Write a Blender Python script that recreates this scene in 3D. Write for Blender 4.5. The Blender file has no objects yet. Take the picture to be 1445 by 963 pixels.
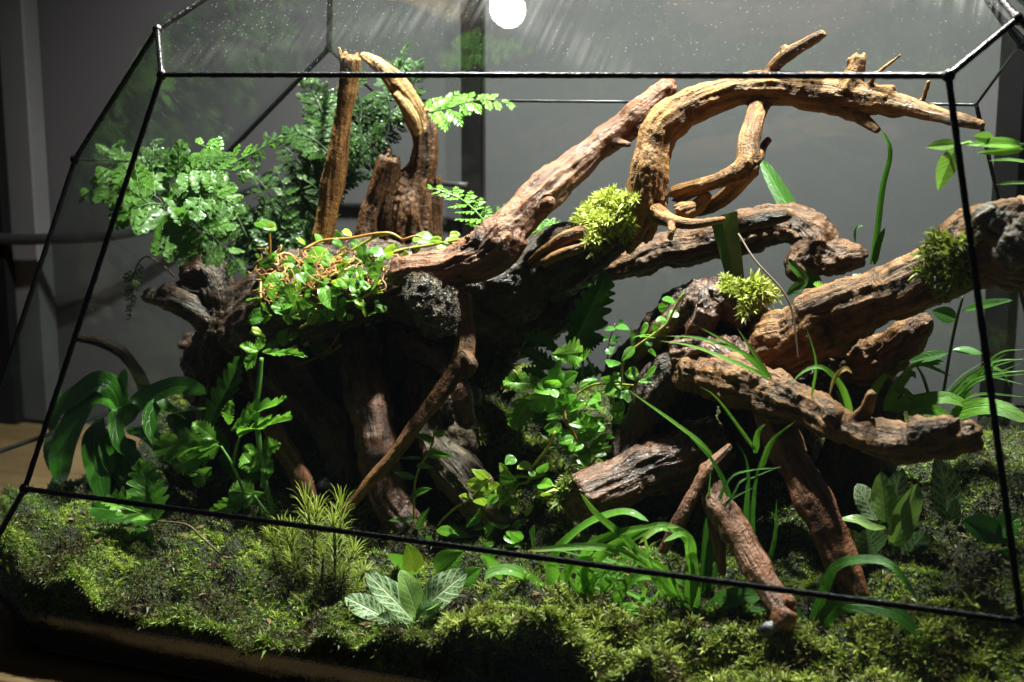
import bpy, math, random
import numpy as np
from mathutils import Vector, Matrix
random.seed(7); RNG = np.random.default_rng(11)
scene = bpy.context.scene
C = scene.collection
# ------------------------------------------------------------------ camera
W, H, FPX, PITCH, YAW = 1445.0, 963.0, 2007.0, 0.188, 0.3803
UC = -0.3437                       # the case's middle along its own long axis
cd = bpy.data.cameras.new('camera'); cam = bpy.data.objects.new('camera', cd); C.objects.link(cam)
cam.rotation_euler = (math.pi/2 - PITCH, 0, 0)
cd.sensor_width = 36; cd.lens = FPX/W*36; cd.clip_start = 0.01; cd.clip_end = 50
cd.dof.use_dof = True; cd.dof.focus_distance = 1.03; cd.dof.aperture_fstop = 8.5
scene.camera = cam
# ------------------------------------------------------------------ world and exposure
wd = bpy.data.worlds.new('World'); scene.world = wd; wd.use_nodes = True
wd.node_tree.nodes['Background'].inputs[0].default_value = (0.75, 0.85, 1, 1)
wd.node_tree.nodes['Background'].inputs[1].default_value = 0.045
scene.view_settings.view_transform = 'Standard'; scene.view_settings.look = 'None'
scene.view_settings.exposure = 0.0; scene.view_settings.gamma = 1.0
scene.render.engine = 'CYCLES'
cy = scene.cycles
cy.use_denoising = True; cy.max_bounces = 7; cy.transparent_max_bounces = 24
cy.diffuse_bounces = 2; cy.glossy_bounces = 2; cy.use_adaptive_sampling = True; cy.adaptive_threshold = .03; cy.caustics_reflective = False; cy.caustics_refractive = False
cy.sample_clamp_indirect = 3.0
# the two spot lamps over the case (u, v, z, watts): their builders are with the lamp stand below
LAMPS = [(-0.205, 1.072, 0.45, 14.2), (0.172, 1.096, 0.45, 13.2)]
LAMP_SPREAD = math.radians(135)
# ------------------------------------------------------------------ frames of reference
cT, sT = math.cos(PITCH), math.sin(PITCH)
EU = np.array([math.cos(YAW), -math.sin(YAW), 0]); EV = np.array([math.sin(YAW), math.cos(YAW), 0]); EZ = np.array([0, 0, 1.0])
CF = np.array([0, cT, -sT]); CU = np.array([0, sT, cT])
def wl(u, v, z): return (UC+u)*EU + v*EV + z*EZ          # case coordinates to world
def lw(p): return np.array([p@EU-UC, p@EV, p[2]])
def at(px, py, v):                                        # photograph pixel to the point at depth v inside the case
    r = np.array([(px-W/2)/FPX, 0, 0]) + CU*(H/2-py)/FPX + CF
    return r*(v/(r@EV))
def psz(p, px): return px*(p@CF)/FPX                      # length of px pixels at point p
# ------------------------------------------------------------------ noise
_perm = np.random.default_rng(3).permutation(256); _perm = np.concatenate([_perm, _perm])
_g = np.random.default_rng(4).normal(size=(256, 3)); _g /= np.linalg.norm(_g, axis=1)[:, None]
def perlin(p):
    p = np.asarray(p, float); i = np.floor(p).astype(int); f = p-i; i &= 255
    w = f*f*f*(f*(f*6-15)+10); out = 0
    for dx in (0, 1):
        for dy in (0, 1):
            for dz in (0, 1):
                h = _perm[_perm[_perm[(i[:, 0]+dx) & 255]+((i[:, 1]+dy) & 255)]+((i[:, 2]+dz) & 255)]
                d = f-np.array([dx, dy, dz])
                k = (w[:, 0] if dx else 1-w[:, 0])*(w[:, 1] if dy else 1-w[:, 1])*(w[:, 2] if dz else 1-w[:, 2])
                out = out+k*(_g[h]*d).sum(1)
    return out
def fbm(p, o=3):
    s = 0; a = 1.0; p = np.asarray(p, float)
    for k in range(o): s = s+a*perlin(p*2**k+17.3*k); a *= .5
    return s
def ridge(p, o=3):
    s = 0; a = 1.0; p = np.asarray(p, float)
    for k in range(o): s = s+a*(1-2.2*np.abs(perlin(p*2**k+9.1*k))); a *= .5
    return s/1.75
# ------------------------------------------------------------------ materials
MATS = {}
class NT:
    def __init__(s, name):
        s.m = bpy.data.materials.new(name); s.m.use_nodes = True; s.t = s.m.node_tree; s.t.nodes.clear()
        s.out = s.t.nodes.new('ShaderNodeOutputMaterial'); MATS[name] = s.m
    def n(s, typ, **kw):
        nd = s.t.nodes.new('ShaderNode'+typ)
        for k, v in kw.items():
            if k[0] == 'i' and k[1:].isdigit(): s.set(nd.inputs[int(k[1:])], v)
            elif k.startswith('in_'): s.set(nd.inputs[k[3:].replace('_', ' ')], v)
            else: setattr(nd, k, v)
        return nd
    def set(s, inp, v):
        if isinstance(v, bpy.types.NodeSocket): s.t.links.new(v, inp)
        elif isinstance(v, bpy.types.Node): s.t.links.new(v.outputs[0], inp)
        else:
            if inp.type == 'RGBA' and len(v) == 3: v = (*v, 1)
            inp.default_value = v
    def math(s, op, a, b=0.0, c=0.0, clamp=False):
        nd = s.n('Math', operation=op, i0=a, i1=b, i2=c); nd.use_clamp = clamp; return nd.outputs[0]
    def ramp(s, fac, *stops):
        nd = s.n('ValToRGB', i0=fac); e = nd.color_ramp.elements
        while len(e) < len(stops): e.new(0.5)
        for el, (p, c) in zip(e, stops):
            el.position = p; el.color = (*c, 1) if not isinstance(c, (int, float)) else (c, c, c, 1)
        return nd.outputs[0]
    def mix(s, fac, a, b, mode='MIX'):
        nd = s.n('Mix', data_type='RGBA', blend_type=mode); s.set(nd.inputs[0], fac); s.set(nd.inputs[6], a); s.set(nd.inputs[7], b); return nd.outputs[2]
    def noise(s, vec, scale, detail=4, rough=.55):
        nd = s.n('TexNoise', in_Scale=scale, in_Detail=detail, in_Roughness=rough)
        if vec is not None: s.set(nd.inputs['Vector'], vec)
        return nd.outputs[0]
    def vor(s, vec, scale, feature='F1'):
        nd = s.n('TexVoronoi', feature=feature, in_Scale=scale); s.set(nd.inputs['Vector'], vec); return nd
    def scale(s, vec, xyz):
        nd = s.n('VectorMath', operation='MULTIPLY'); s.set(nd.inputs[0], vec); nd.inputs[1].default_value = xyz; return nd.outputs[0]
    def bump(s, h, strength, dist, normal=None):
        nd = s.n('Bump', in_Strength=strength, in_Distance=dist, in_Height=h)
        if normal is not None: s.set(nd.inputs['Normal'], normal)
        return nd.outputs[0]
    def done(s, sh): s.set(s.out.inputs[0], sh); return s.m
def pos(N): return N.n('NewGeometry').outputs['Position']

def wood_mat(name, dark, mid, light, rough=(.35, .75), wet=.35, bump=1.0, lichen=0.0):
    N = NT(name); g = N.n('Attribute', attribute_name='grain').outputs['Vector']; P = pos(N)
    fine = N.noise(N.scale(g, (420, 420, 34)), 1, 5, .65)
    mid_n = N.noise(N.scale(g, (150, 150, 13)), 1, 4, .6)
    big = N.noise(P, 38, 3)
    cav = N.n('Attribute', attribute_name='cav').outputs['Fac']
    f = N.math('ADD', N.math('MULTIPLY', fine, .45), N.math('ADD', N.math('MULTIPLY', mid_n, .45), N.math('MULTIPLY', big, .35)))
    f = N.math('ADD', f, N.math('MULTIPLY', cav, .34))
    col = N.ramp(f, (.42, dark), (.61, mid), (.84, light))
    stain = N.ramp(N.noise(P, 95, 4, .7), (.54, 0.0), (.66, 1.0))
    col = N.mix(N.math('MULTIPLY', stain, .55), col, dark)
    if lichen:
        li = N.ramp(N.noise(P, 210, 5, .75), (.60, 0.0), (.66, 1.0))
        li = N.math('MULTIPLY', li, N.ramp(N.noise(P, 22, 2), (.5, 0.0), (.62, 1.0)))
        col = N.mix(N.math('MULTIPLY', li, lichen), col, (.30, .36, .31))
    h = N.math('ADD', N.math('MULTIPLY', fine, .6), N.math('MULTIPLY', mid_n, 1.0))
    h = N.math('ADD', h, N.math('MULTIPLY', N.noise(P, 600, 3), .35))
    bm = N.bump(h, 1.0*bump, .0034)
    rg = N.ramp(N.noise(P, 55, 3), (.35, rough[0]), (.7, rough[1]))
    b = N.n('BsdfPrincipled', in_Base_Color=col, in_Roughness=rg, in_Normal=bm, in_Coat_Weight=wet, in_Coat_Roughness=.22, in_Specular_IOR_Level=.32)
    N.set(b.inputs['Coat Normal'], bm)
    return N.done(b)
wood_mat('wood_dark', (.004, .0022, .0013), (.018, .009, .005), (.065, .033, .018), (.25, .6), .3, lichen=.3)
wood_mat('wood_black', (.002, .0013, .001), (.006, .004, .003), (.016, .010, .007), (.4, .7), .05)
for k_, v_ in (('Specular IOR Level', .04), ('Coat Weight', 0.0)): MATS['wood_black'].node_tree.nodes['Principled BSDF'].inputs[k_].default_value = v_
wood_mat('wood_brown_shaded', (0.003922, 0.001732, 0.0007666), (0.03608, 0.01332, 0.004381), (0.1412, 0.05861, 0.01971), (.35, .7), .2, lichen=.3)  # brown darkened so the upright stump's shade is in its colour
wood_mat('wood_red', (0.009413, 0.00333, 0.001643), (0.09021, 0.02797, 0.0115), (0.2667, 0.1032, 0.0449), (.35, .7), .3)
wood_mat('wood_tan', (0.01255, 0.004662, 0.001643), (0.1216, 0.04529, 0.0115), (0.353, 0.1698, 0.05093), (.45, .8), .08, lichen=.2)
wood_mat('wood_brown', (0.00706, 0.002664, 0.001095), (0.07216, 0.02597, 0.007666), (0.251, 0.1119, 0.03395), (.4, .75), .15, lichen=.3)
wood_mat('wood_root', (0.006275, 0.002331, 0.001095), (0.05099, 0.01665, 0.007666), (0.1726, 0.0666, 0.03176), (.2, .5), .6)
wood_mat('wood_pale', (0.0706, 0.02997, 0.009857), (0.2824, 0.1532, 0.05476), (0.5177, 0.3197, 0.1424), (.6, .85), 0)
wood_mat('wood_grey', (0.005491, 0.00333, 0.00219), (0.03765, 0.02264, 0.01369), (0.1412, 0.09324, 0.05476), (.4, .7), .25)

def simple(name, col, rough=.5, metal=0.0, coat=0.0, nscale=0, namp=.3, bscale=0, bstr=.3, bdist=.001):
    N = NT(name); P = pos(N); c = col
    if nscale:
        n = N.noise(P, nscale, 5, .65)
        c = N.mix(n, tuple(x*(1-namp) for x in col), tuple(min(1, x*(1+namp)) for x in col))
    b = N.n('BsdfPrincipled', in_Base_Color=c, in_Roughness=rough, in_Metallic=metal, in_Coat_Weight=coat)
    if bscale: N.set(b.inputs['Normal'], N.bump(N.noise(P, bscale, 4, .6), bstr, bdist))
    return N.done(b)
simple('lead', (.02, .02, .022), .32, .75, .2, 90, .6, 260, .6, .0015)
simple('solder', (.12, .12, .125), .3, .9, 0, 90, .5, 200, .5, .001)
simple('black_metal', (.003, .003, .0034), .7, 0, 0, 40, .4)
MATS['black_metal'].node_tree.nodes['Principled BSDF'].inputs['Specular IOR Level'].default_value = .08
simple('cable', (.01, .01, .011), .5)
simple('wall', (.046, .046, .051), .9, 0, 0, 6, .05, 300, .15, .0005)
simple('panel_dark', (.06, .063, .066), .7, 0, 0, 12, .3)
simple('stone_black', (.012, .012, .014), .4, 0, .15, 120, .5, 160, .6, .003)
simple('stone_grey', (.11, .11, .11), .6, 0, .2, 90, .5, 300, .6, .002)
def soil_mat():
    N = NT('soil'); P = pos(N)
    n = N.noise(P, 240, 6, .7); v = N.vor(P, 420)
    col = N.ramp(n, (.35, (.004, .0028, .0018)), (.6, (.016, .010, .006)), (.8, (.05, .032, .018)))
    top = N.n('Attribute', attribute_name='top').outputs['Fac']
    col = N.mix(N.math('MULTIPLY', top, N.ramp(N.noise(P, 60, 4, .7), (.38, .25), (.6, 1.0))), col, N.ramp(n, (.3, (.012, .018, .004)), (.7, (.06, .085, .014))))
    h = N.math('ADD', n, N.math('MULTIPLY', v.outputs['Distance'], .6))
    return N.done(N.n('BsdfPrincipled', in_Base_Color=col, in_Roughness=.75, in_Normal=N.bump(h, 1, .006)))
soil_mat()
def fibre_mat():
    N = NT('fibre'); P = pos(N); n = N.noise(P, 420, 5, .75); v = N.vor(P, 700)
    col = N.ramp(n, (.38, (.012, .0065, .003)), (.54, (.085, .048, .022)), (.72, (.34, .26, .17)))
    h = N.math('ADD', n, N.math('MULTIPLY', v.outputs['Distance'], .8))
    return N.done(N.n('BsdfPrincipled', in_Base_Color=col, in_Roughness=.45, in_Coat_Weight=.4, in_Normal=N.bump(h, 1, .004)))
fibre_mat()
def table_mat():
    N = NT('table_wood'); o = N.n('TexCoord').outputs['Object']
    g = N.noise(N.scale(o, (6, 90, 90)), 1, 5, .6); g2 = N.noise(N.scale(o, (2, 18, 18)), 1, 3)
    col = N.ramp(N.math('ADD', N.math('MULTIPLY', g, .6), N.math('MULTIPLY', g2, .4)), (.35, (.10, .058, .025)), (.65, (.21, .136, .066)))
    return N.done(N.n('BsdfPrincipled', in_Base_Color=col, in_Roughness=.42, in_Normal=N.bump(g, .25, .001)))
table_mat()
def glass_mat(name, haze, specks, tint=(.95, .98, .965), smear=0.0):
    N = NT(name)
    fc = N.n('LayerWeight', in_Blend=.5).outputs['Facing']
    fr = N.math('ADD', N.math('MULTIPLY', N.math('POWER', fc, 5.0), .9), .028)
    sh = N.n('MixShader', i0=fr, i1=N.n('BsdfTransparent', in_Color=tint), i2=N.n('BsdfGlossy', in_Roughness=.004, in_Color=(1, 1, 1)))
    if not haze: return N.done(sh)
    P = pos(N)
    cl = N.ramp(N.noise(P, 9, 3, .65), (.42, .15), (.75, 1.0))
    sm = N.ramp(N.noise(P, 60, 3, .8), (.4, .3), (.8, 1.0))
    v = N.vor(P, 300); sp = N.ramp(v.outputs['Distance'], (.05, 1.0), (.13, 0.0))
    pick = N.math('GREATER_THAN', N.n('SeparateColor', i0=v.outputs['Color']).outputs[0], .6)
    spk = N.math('MULTIPLY', N.math('MULTIPLY', sp, pick), specks)
    spk = N.math('MULTIPLY', spk, N.math('ADD', N.math('MULTIPLY', cl, .6), .35))
    fac = N.math('ADD', N.math('MULTIPLY', N.math('MULTIPLY', cl, sm), haze), spk, clamp=True)
    dust = N.n('MixShader', i0=.5, i1=N.n('BsdfDiffuse', in_Color=(.75, .8, .78)), i2=N.n('BsdfTranslucent', in_Color=(.75, .8, .78)))
    if smear:                                              # wiped film: light drags out across the wipe marks
        tn = N.n('CombineXYZ', i0=float(EU[0]), i1=float(EU[1]), i2=0.0)
        st = N.noise(N.n('CombineXYZ', i0=N.math('MULTIPLY', N.n('VectorMath', operation='DOT_PRODUCT', i0=P, i1=tuple(EU)).outputs['Value'], 150.0)), 1, 3, .7)
        an = N.n('BsdfAnisotropic', in_Color=(1, 1, 1), in_Roughness=.34, in_Anisotropy=smear); N.set(an.inputs['Tangent'], tn)
        sh = N.n('MixShader', i0=N.math('MULTIPLY', N.ramp(st, (.45, 0.0), (.7, 1.0)), .0018), i1=sh, i2=an)
    sh = N.n('MixShader', i0=fac, i1=sh, i2=dust)
    return N.done(sh)
glass_mat('glass_clear', 0, 0); glass_mat('glass_front', .0015, .10); glass_mat('glass_roof', .02, .95, smear=-.9); glass_mat('glass_misty', .014, .25)
# ------------------------------------------------------------------ mesh helpers
def mesh(name, verts, faces, mat=None, smooth=True):
    me = bpy.data.meshes.new(name); me.from_pydata([tuple(v) for v in verts], [], [tuple(f) for f in faces])
    if mat: me.materials.append(MATS[mat] if isinstance(mat, str) else mat)
    if smooth: me.polygons.foreach_set('use_smooth', [True]*len(me.polygons))
    me.update(); return me
def fast_mesh(name, V, F, mat, smooth=True):              # F: (n,3) or (n,4) array
    me = bpy.data.meshes.new(name); V = np.asarray(V, np.float32); F = np.asarray(F, np.int32); k = F.shape[1]
    me.vertices.add(len(V)); me.vertices.foreach_set('co', V.ravel())
    me.loops.add(F.size); me.loops.foreach_set('vertex_index', F.ravel())
    me.polygons.add(len(F)); me.polygons.foreach_set('loop_start', np.arange(0, F.size, k, dtype=np.int32))
    me.polygons.foreach_set('loop_total', np.full(len(F), k, np.int32))
    me.update(calc_edges=True); me.materials.append(MATS[mat])
    if smooth: me.polygons.foreach_set('use_smooth', np.ones(len(F), bool))
    return me
def vattr(me, name, arr, typ='FLOAT_VECTOR'):
    a = me.attributes.new(name, typ, 'POINT'); a.data.foreach_set('vector' if typ == 'FLOAT_VECTOR' else 'value', np.asarray(arr, np.float32).ravel())
def tag(o, label=None, cat=None, group=None, kind=None):
    for k, v in (('label', label), ('category', cat), ('group', group), ('kind', kind)):
        if v: o[k] = v
    return o
def obj(name, me, parent=None, M=None):                   # M: matrix in world
    o = bpy.data.objects.new(name, me); C.objects.link(o)
    M = M if M is not None else Matrix.Identity(4)
    if parent is not None:
        o.parent = parent; M = WORLD[parent.as_pointer()].inverted() @ M
        WORLD[o.as_pointer()] = WORLD[parent.as_pointer()] @ M
    else: WORLD[o.as_pointer()] = M.copy()
    o.matrix_basis = M; KEEP.append(o)
    return o
WORLD = {}; KEEP = []
def thing(name, p, label, cat, group=None):
    return tag(obj(name, None, None, Matrix.Translation(Vector(p))), label, cat, group)
def catmull(pts, step):
    P = np.asarray(pts, float); n = len(P)
    Q = np.vstack([2*P[0]-P[1], P, 2*P[-1]-P[-2]]); out = []
    for i in range(n-1):
        a, b, c, d = Q[i:i+4]; k = max(2, int(np.linalg.norm((c-b)[:3])/step))
        t = np.linspace(0, 1, k, endpoint=False)[:, None]
        out.append(.5*((2*b)+(c-a)*t+(2*a-5*b+4*c-d)*t*t+(3*b-a-3*c+d)*t**3))
    out.append(P[-1:]); return np.vstack(out)
def frames(P):
    T = np.gradient(P, axis=0); T /= np.linalg.norm(T, axis=1)[:, None]+1e-12
    n = np.cross(T[0], [0, 0, 1]); n = n if np.linalg.norm(n) > .1 else np.cross(T[0], [1, 0, 0]); n /= np.linalg.norm(n)
    Ns = []
    for t in T:
        n = n-t*(n@t); n /= np.linalg.norm(n); Ns.append(n)
    Ns = np.array(Ns); return T, Ns, np.cross(T, Ns)
def tube_geo(P, R, k=8, flat=1.0):
    T, N, B = frames(P); a = np.linspace(0, 2*math.pi, k, endpoint=False)
    V = (P[:, None]+R[:, None, None]*(np.cos(a)[None, :, None]*N[:, None]+flat*np.sin(a)[None, :, None]*B[:, None])).reshape(-1, 3)
    n = len(P); F = []
    for i in range(n-1):
        for j in range(k): F.append((i*k+j, i*k+(j+1) % k, (i+1)*k+(j+1) % k, (i+1)*k+j))
    V = np.vstack([V, P[:1], P[-1:]]); c0, c1 = n*k, n*k+1
    F = F+[(c0, (j+1) % k, j) for j in range(k)]+[(c1, (n-1)*k+j, (n-1)*k+(j+1) % k) for j in range(k)]
    return V, F
def tube(name, P, R, mat, parent=None, k=8, step=.004, cat=True):
    PR = np.hstack([np.asarray(P, float), np.asarray(R, float)[:, None]])
    PR = catmull(PR, step) if cat else PR
    V, F = tube_geo(PR[:, :3], PR[:, 3], k); return obj(name, mesh(name, V, F, mat), parent)
def pxpath(pts):                                          # [(px,py,v,r_px)] -> points, radii
    P = [at(a, b, v) for a, b, v, r in pts]; return P, [psz(p, q[3]) for p, q in zip(P, pts)]
def pxtube(name, pts, mat, parent=None, k=7, step=.004):
    P, R = pxpath(pts); return tube(name, P, R, mat, parent, k, step)
def prism(name, pts, thick, mat, parent=None):            # flat polygon given real thickness
    P = np.asarray(pts, float); n = np.cross(P[1]-P[0], P[2]-P[0]); n /= np.linalg.norm(n); k = len(P)
    V = np.vstack([P-n*thick/2, P+n*thick/2]); F = [tuple(range(k))[::-1], tuple(range(k, 2*k))]
    F += [(i, (i+1) % k, k+(i+1) % k, k+i) for i in range(k)]
    return obj(name, mesh(name, V, F, mat, False), parent)
def box(name, lo, hi, mat, parent=None, M=None, bev=0.0):
    x0, y0, z0 = lo; x1, y1, z1 = hi
    V = [(x, y, z) for x in (x0, x1) for y in (y0, y1) for z in (z0, z1)]
    F = [(0, 1, 3, 2), (4, 6, 7, 5), (0, 4, 5, 1), (2, 3, 7, 6), (0, 2, 6, 4), (1, 5, 7, 3)]
    o = obj(name, mesh(name, V, F, mat, False), parent, M)
    if bev: m = o.modifiers.new('b', 'BEVEL'); m.width = bev; m.segments = 3
    return o
CASE_M = Matrix(((EU[0], EV[0], 0, UC*EU[0]), (EU[1], EV[1], 0, UC*EU[1]), (0, 0, 1, 0), (0, 0, 0, 1)))   # case axes to world
# ------------------------------------------------------------------ the setting: table, wall
ZB = -0.42                                                # table top
t = thing('wooden_table', wl(0, 1.0, ZB-.004), 'light wooden table top with a plain front edge under the glass case', 'table')
box('table_top', (-1.1, .7415, ZB-.034), (1.2, 1.375, ZB-.004), 'table_wood', t, CASE_M, .002)
o = box('wall', (-2.2, 1.38, -1.3), (2.2, 1.46, 1.6), 'wall', None, CASE_M); tag(o, kind='structure')
t = thing('wall_panel', at(20, 300, 1.36), 'dark grey upright panel against the wall beyond the end of the case', 'panel')
pl = lw(at(-160, 300, 1.35)); pr = lw(at(49, 300, 1.35))
box('board', (pl[0], 1.350, ZB), (pr[0], 1.378, 1.2), 'panel_dark', t, CASE_M, .002)
pm = lw(at(4, 300, 1.335))
box('edge_strip', (pl[0], 1.334, ZB), (pm[0], 1.349, 1.2), 'black_metal', t, CASE_M, .002)
pc = [(-60, 332, 1.332, 8), (20, 338, 1.332, 8), (75, 337, 1.332, 8), (150, 334, 1.34, 7), (215, 322, 1.35, 6), (290, 296, 1.36, 5), (380, 262, 1.36, 5), (520, 250, 1.36, 5), (660, 262, 1.355, 5)]
o = pxtube('power_cable', pc, 'cable', k=10, step=.01); tag(o, 'thick black cable sagging along the wall behind the case', 'cable')
# ------------------------------------------------------------------ the glass case
TL = (-.2682, .861, -.003); A = (-.3017, .9055, .0298); BL = (-.33, .7649, -.2882)
Cc = (-.4196, .9506, -.071); D = (-.468, .868, -.308); E_ = (-.386, .774, -.360); F_ = (-.337, .785, ZB+.003)
G = (-.250, .985, .088); 
def mir(p): return (-p[0], p[1], p[2])
A2 = tuple(lw(at(464, 69, 1.150))); T2 = tuple(lw(at(538, 141, 1.19)))
C2 = tuple(lw(at(305, 233, 1.13))); D2 = (-.468, 1.20, -.308); E2 = (-.386, 1.28, -.360); F2 = (-.337, 1.27, ZB+.003); B2 = (-.33, 1.29, -.2882)
G2 = (-.245, 1.07, .085)
case = thing('glass_terrarium', wl(0, 1.03, ZB), 'faceted clear glass terrarium case with black leaded edges on the wooden table', 'terrarium')
def wp(p): return wl(*p)
def bar(a, b, w=.0023):
    a, b = wp(a), wp(b); L = np.linalg.norm(b-a); n = max(8, int(L/.0022)); s = np.linspace(0, 1, n)
    P = a+(b-a)*s[:, None]; sd = RNG.uniform(0, 90)
    R = w*(1+.17*fbm(np.stack([s*L*140+sd, 0*s, 0*s], 1), 3))
    V, F = tube_geo(P, R, 8); V = V+.0004*fbm(V*420, 2)[:, None]
    return obj('edge_bar', mesh('edge_bar', V, F, 'lead'), case)
def pane(*pts, mat='glass_clear'):
    P = np.array([wp(p) for p in pts]); c = P.mean(0); P = c+(P-c)*.996
    n = 0                                                  # best-fit plane
    u, s, vt = np.linalg.svd(P-c); n = vt[2]; P = P-((P-c)@n)[:, None]*n
    return prism('glass_pane', P, .0018, mat, case)
pane(TL, mir(TL), mir(BL), BL, mat='glass_front')
pane(TL, A, G, mir(G), mir(A), mir(TL), mat='glass_roof')
pane(BL, mir(BL), mir(E_), mir(F_), F_, E_)
edges = [(BL, mir(BL), .0020), (TL, mir(TL), .0020), (G, mir(G), .0022), (T2, mir(T2), .0014), (G2, mir(G2), .0022), (F_, mir(F_), .0018), (F2, mir(F2), .002), (B2, mir(B2), .0022)]
for f in (lambda p: p, mir):
    pane(*[f(q) for q in (TL, A, Cc, D, E_, BL)], mat='glass_misty')
    pane(*[f(q) for q in (A, G, G2, A2, C2, Cc)], mat='glass_clear')
    pane(*[f(q) for q in (Cc, C2, D2, D)], mat='glass_misty')
    pane(*[f(q) for q in (D, D2, E2, F2, F_, E_)])
    for a_, b_, w_ in ((TL, BL, .0021), (TL, A, .0021), (A, Cc, .0022), (Cc, D, .0022), (BL, E_, .0022), (E_, F_, .0018), (D, E_, .0022), (A, G, .0024), (G, G2, .0022), (G2, A2, .0026), (A2, C2, .0024), (A2, T2, .0012),
                       (Cc, C2, .0010), (C2, D2, .002), (D, D2, .002), (D2, E2, .002), (T2, B2, .0018), (E2, F2, .002), (B2, E2, .002), (F_, F2, .0018)):
        edges.append((f(a_), f(b_), w_))
pane(T2, mir(T2), mir(B2), B2); pane(T2, A2, G2, mir(G2), mir(A2), mir(T2)); pane(B2, mir(B2), mir(E2), mir(F2), F2, E2)
pane(G, G2, mir(G2), mir(G))
for e in edges: bar(*e)
def blob(name, c, r, mat, parent, seg=8, amp=.2, freq=1.2, sq=(1, 1, 1)):
    V = []; F = []
    for i in range(seg+1):
        for j in range(2*seg):
            th, ph = math.pi*i/seg, math.pi*j/seg; V.append((math.sin(th)*math.cos(ph), math.sin(th)*math.sin(ph), math.cos(th)))
    V = np.array(V); d = 1+amp*fbm(V*freq+RNG.uniform(0, 50), 3)
    for i in range(seg):
        for j in range(2*seg): F.append((i*2*seg+j, (i+1)*2*seg+j, (i+1)*2*seg+(j+1) % (2*seg), i*2*seg+(j+1) % (2*seg)))
    return obj(name, mesh(name, c+V*d[:, None]*r*np.array(sq), F, mat), parent)
for q in (TL, A, BL, Cc, A2):
    for f in (lambda p: p, mir): blob('solder_joint', wp(f(q)), .0040, 'lead', case, 6)
o = box('base_plate', (-.33, .79, ZB), (.33, 1.265, ZB+.0028), 'black_metal', case, CASE_M)
# ------------------------------------------------------------------ the lamp stand
ls = thing('lamp_stand', wl(0, 1.36, ZB), 'black lamp stand with upright posts behind the back glass and round lamps above', 'lamp stand')
for px, v in ((667, 1.368), (1414, 1.368)):
    b = at(px, 330, v); q = lw(b)
    box('post', (q[0]-.0110, q[1]-.004, ZB-.002), (q[0]+.0110, q[1]+.004, .56), 'black_metal', ls, CASE_M, .001)
box('crossbar', (-.33, 1.350, .56), (.42, 1.372, .585), 'black_metal', ls, CASE_M, .002)
def emit(name, col, s):
    N = NT(name); return N.done(N.n('Emission', in_Color=col, in_Strength=s))
emit('lamp_glow', (1, .96, .9), 60)
for (u, v, z, wt) in LAMPS:
    box('arm', (u-.008, v-.01, .565), (u+.008, 1.350, .58), 'black_metal', ls, CASE_M, .002)
    P = np.array([wl(u, v, z+.006), wl(u, v, z+.02), wl(u, v, z+.05), wl(u, v, z+.095), wl(u, v, .565)]); R = np.array([.030, .030, .027, .020, .006])
    # open-bottomed housing
    a = np.linspace(0, 2*math.pi, 24, endpoint=False); V = []
    for p, r in zip(P, R): V += [p+r*np.array([math.cos(x), math.sin(x), 0]) for x in a]
    F = [(i*24+j, i*24+(j+1) % 24, (i+1)*24+(j+1) % 24, (i+1)*24+j) for i in range(4) for j in range(24)]
    hd = obj('lamp_head', mesh('lamp_head', V, F, 'black_metal'), ls)
    c = wl(u, v, z+.012); V = [c+.0165*np.array([math.cos(x), math.sin(x), 0]) for x in a]
    obj('lens', mesh('lens', V, [tuple(range(24))[::-1]], 'lamp_glow', False), hd)
    ld = bpy.data.lights.new('spot_lamp', 'AREA'); ld.shape = 'DISK'; ld.size = .033; ld.energy = wt; ld.spread = LAMP_SPREAD; ld.color = (1, .955, .88)
    lo = bpy.data.objects.new('spot_lamp', ld); C.objects.link(lo); lo.location = wl(u, v, z)
# ------------------------------------------------------------------ ground inside the case
GP = [(0, 775, .79), (60, 785, .79), (110, 805, .79), (140, 850, .79), (270, 885, .79), (400, 908, .79), (520, 905, .79), (640, 900, .79), (700, 905, .79), (760, 890, .79), (830, 905, .79), (880, 960, .79), (1000, 985, .79), (1200, 1000, .79), (1400, 1000, .79),
      (40, 735, .85), (150, 745, .87), (300, 800, .85), (430, 840, .84), (600, 860, .84), (760, 850, .84), (900, 880, .84), (1000, 890, .83), (1200, 890, .85), (1380, 850, .86), (1440, 780, .9),
      (90, 690, .95), (250, 730, .95), (420, 740, .93), (560, 790, .92), (680, 780, .92), (800, 790, .92), (950, 800, .92), (1150, 800, .93), (1300, 740, .97), (1420, 670, 1.0),
      (100, 640, 1.05), (250, 660, 1.05), (600, 690, 1.05), (730, 640, 1.07), (790, 690, 1.0), (900, 700, 1.05), (1150, 690, 1.05), (1350, 640, 1.1),
      (150, 600, 1.2), (700, 545, 1.17), (750, 540, 1.17), (500, 590, 1.2), (1000, 600, 1.2), (1300, 610, 1.2), (640, 600, 1.12), (270, 560, 1.12)]
GL = np.array([lw(at(*g)) for g in GP])
def gz(u, v):
    u = np.atleast_1d(u); v = np.atleast_1d(v)
    d = (u[:, None]-GL[None, :, 0])**2+(1.3*(v[:, None]-GL[None, :, 1]))**2; w = 1/(d+2.5e-4)**1.5
    return (w*GL[None, :, 2]).sum(1)/w.sum(1)
def half(v): return np.interp(v, [.775, .80, .88, 1.19, 1.275], [.366, .405, .455, .455, .36])
def relief(u, v):
    q = np.stack([u*60, v*60, 0*u], 1); e = np.clip((.82-v)/.04, 0, 1)
    return .026*fbm(q*.5, 2)+.006*fbm(q*1.1, 2)+.005*fbm(q*2.2, 3)+e*.012*fbm(np.stack([u*26, 0*u+3, 0*u], 1), 3)
nu, nv = 340, 200
vv = np.linspace(.7785, 1.272, nv); UU = np.linspace(-1, 1, nu)
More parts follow.
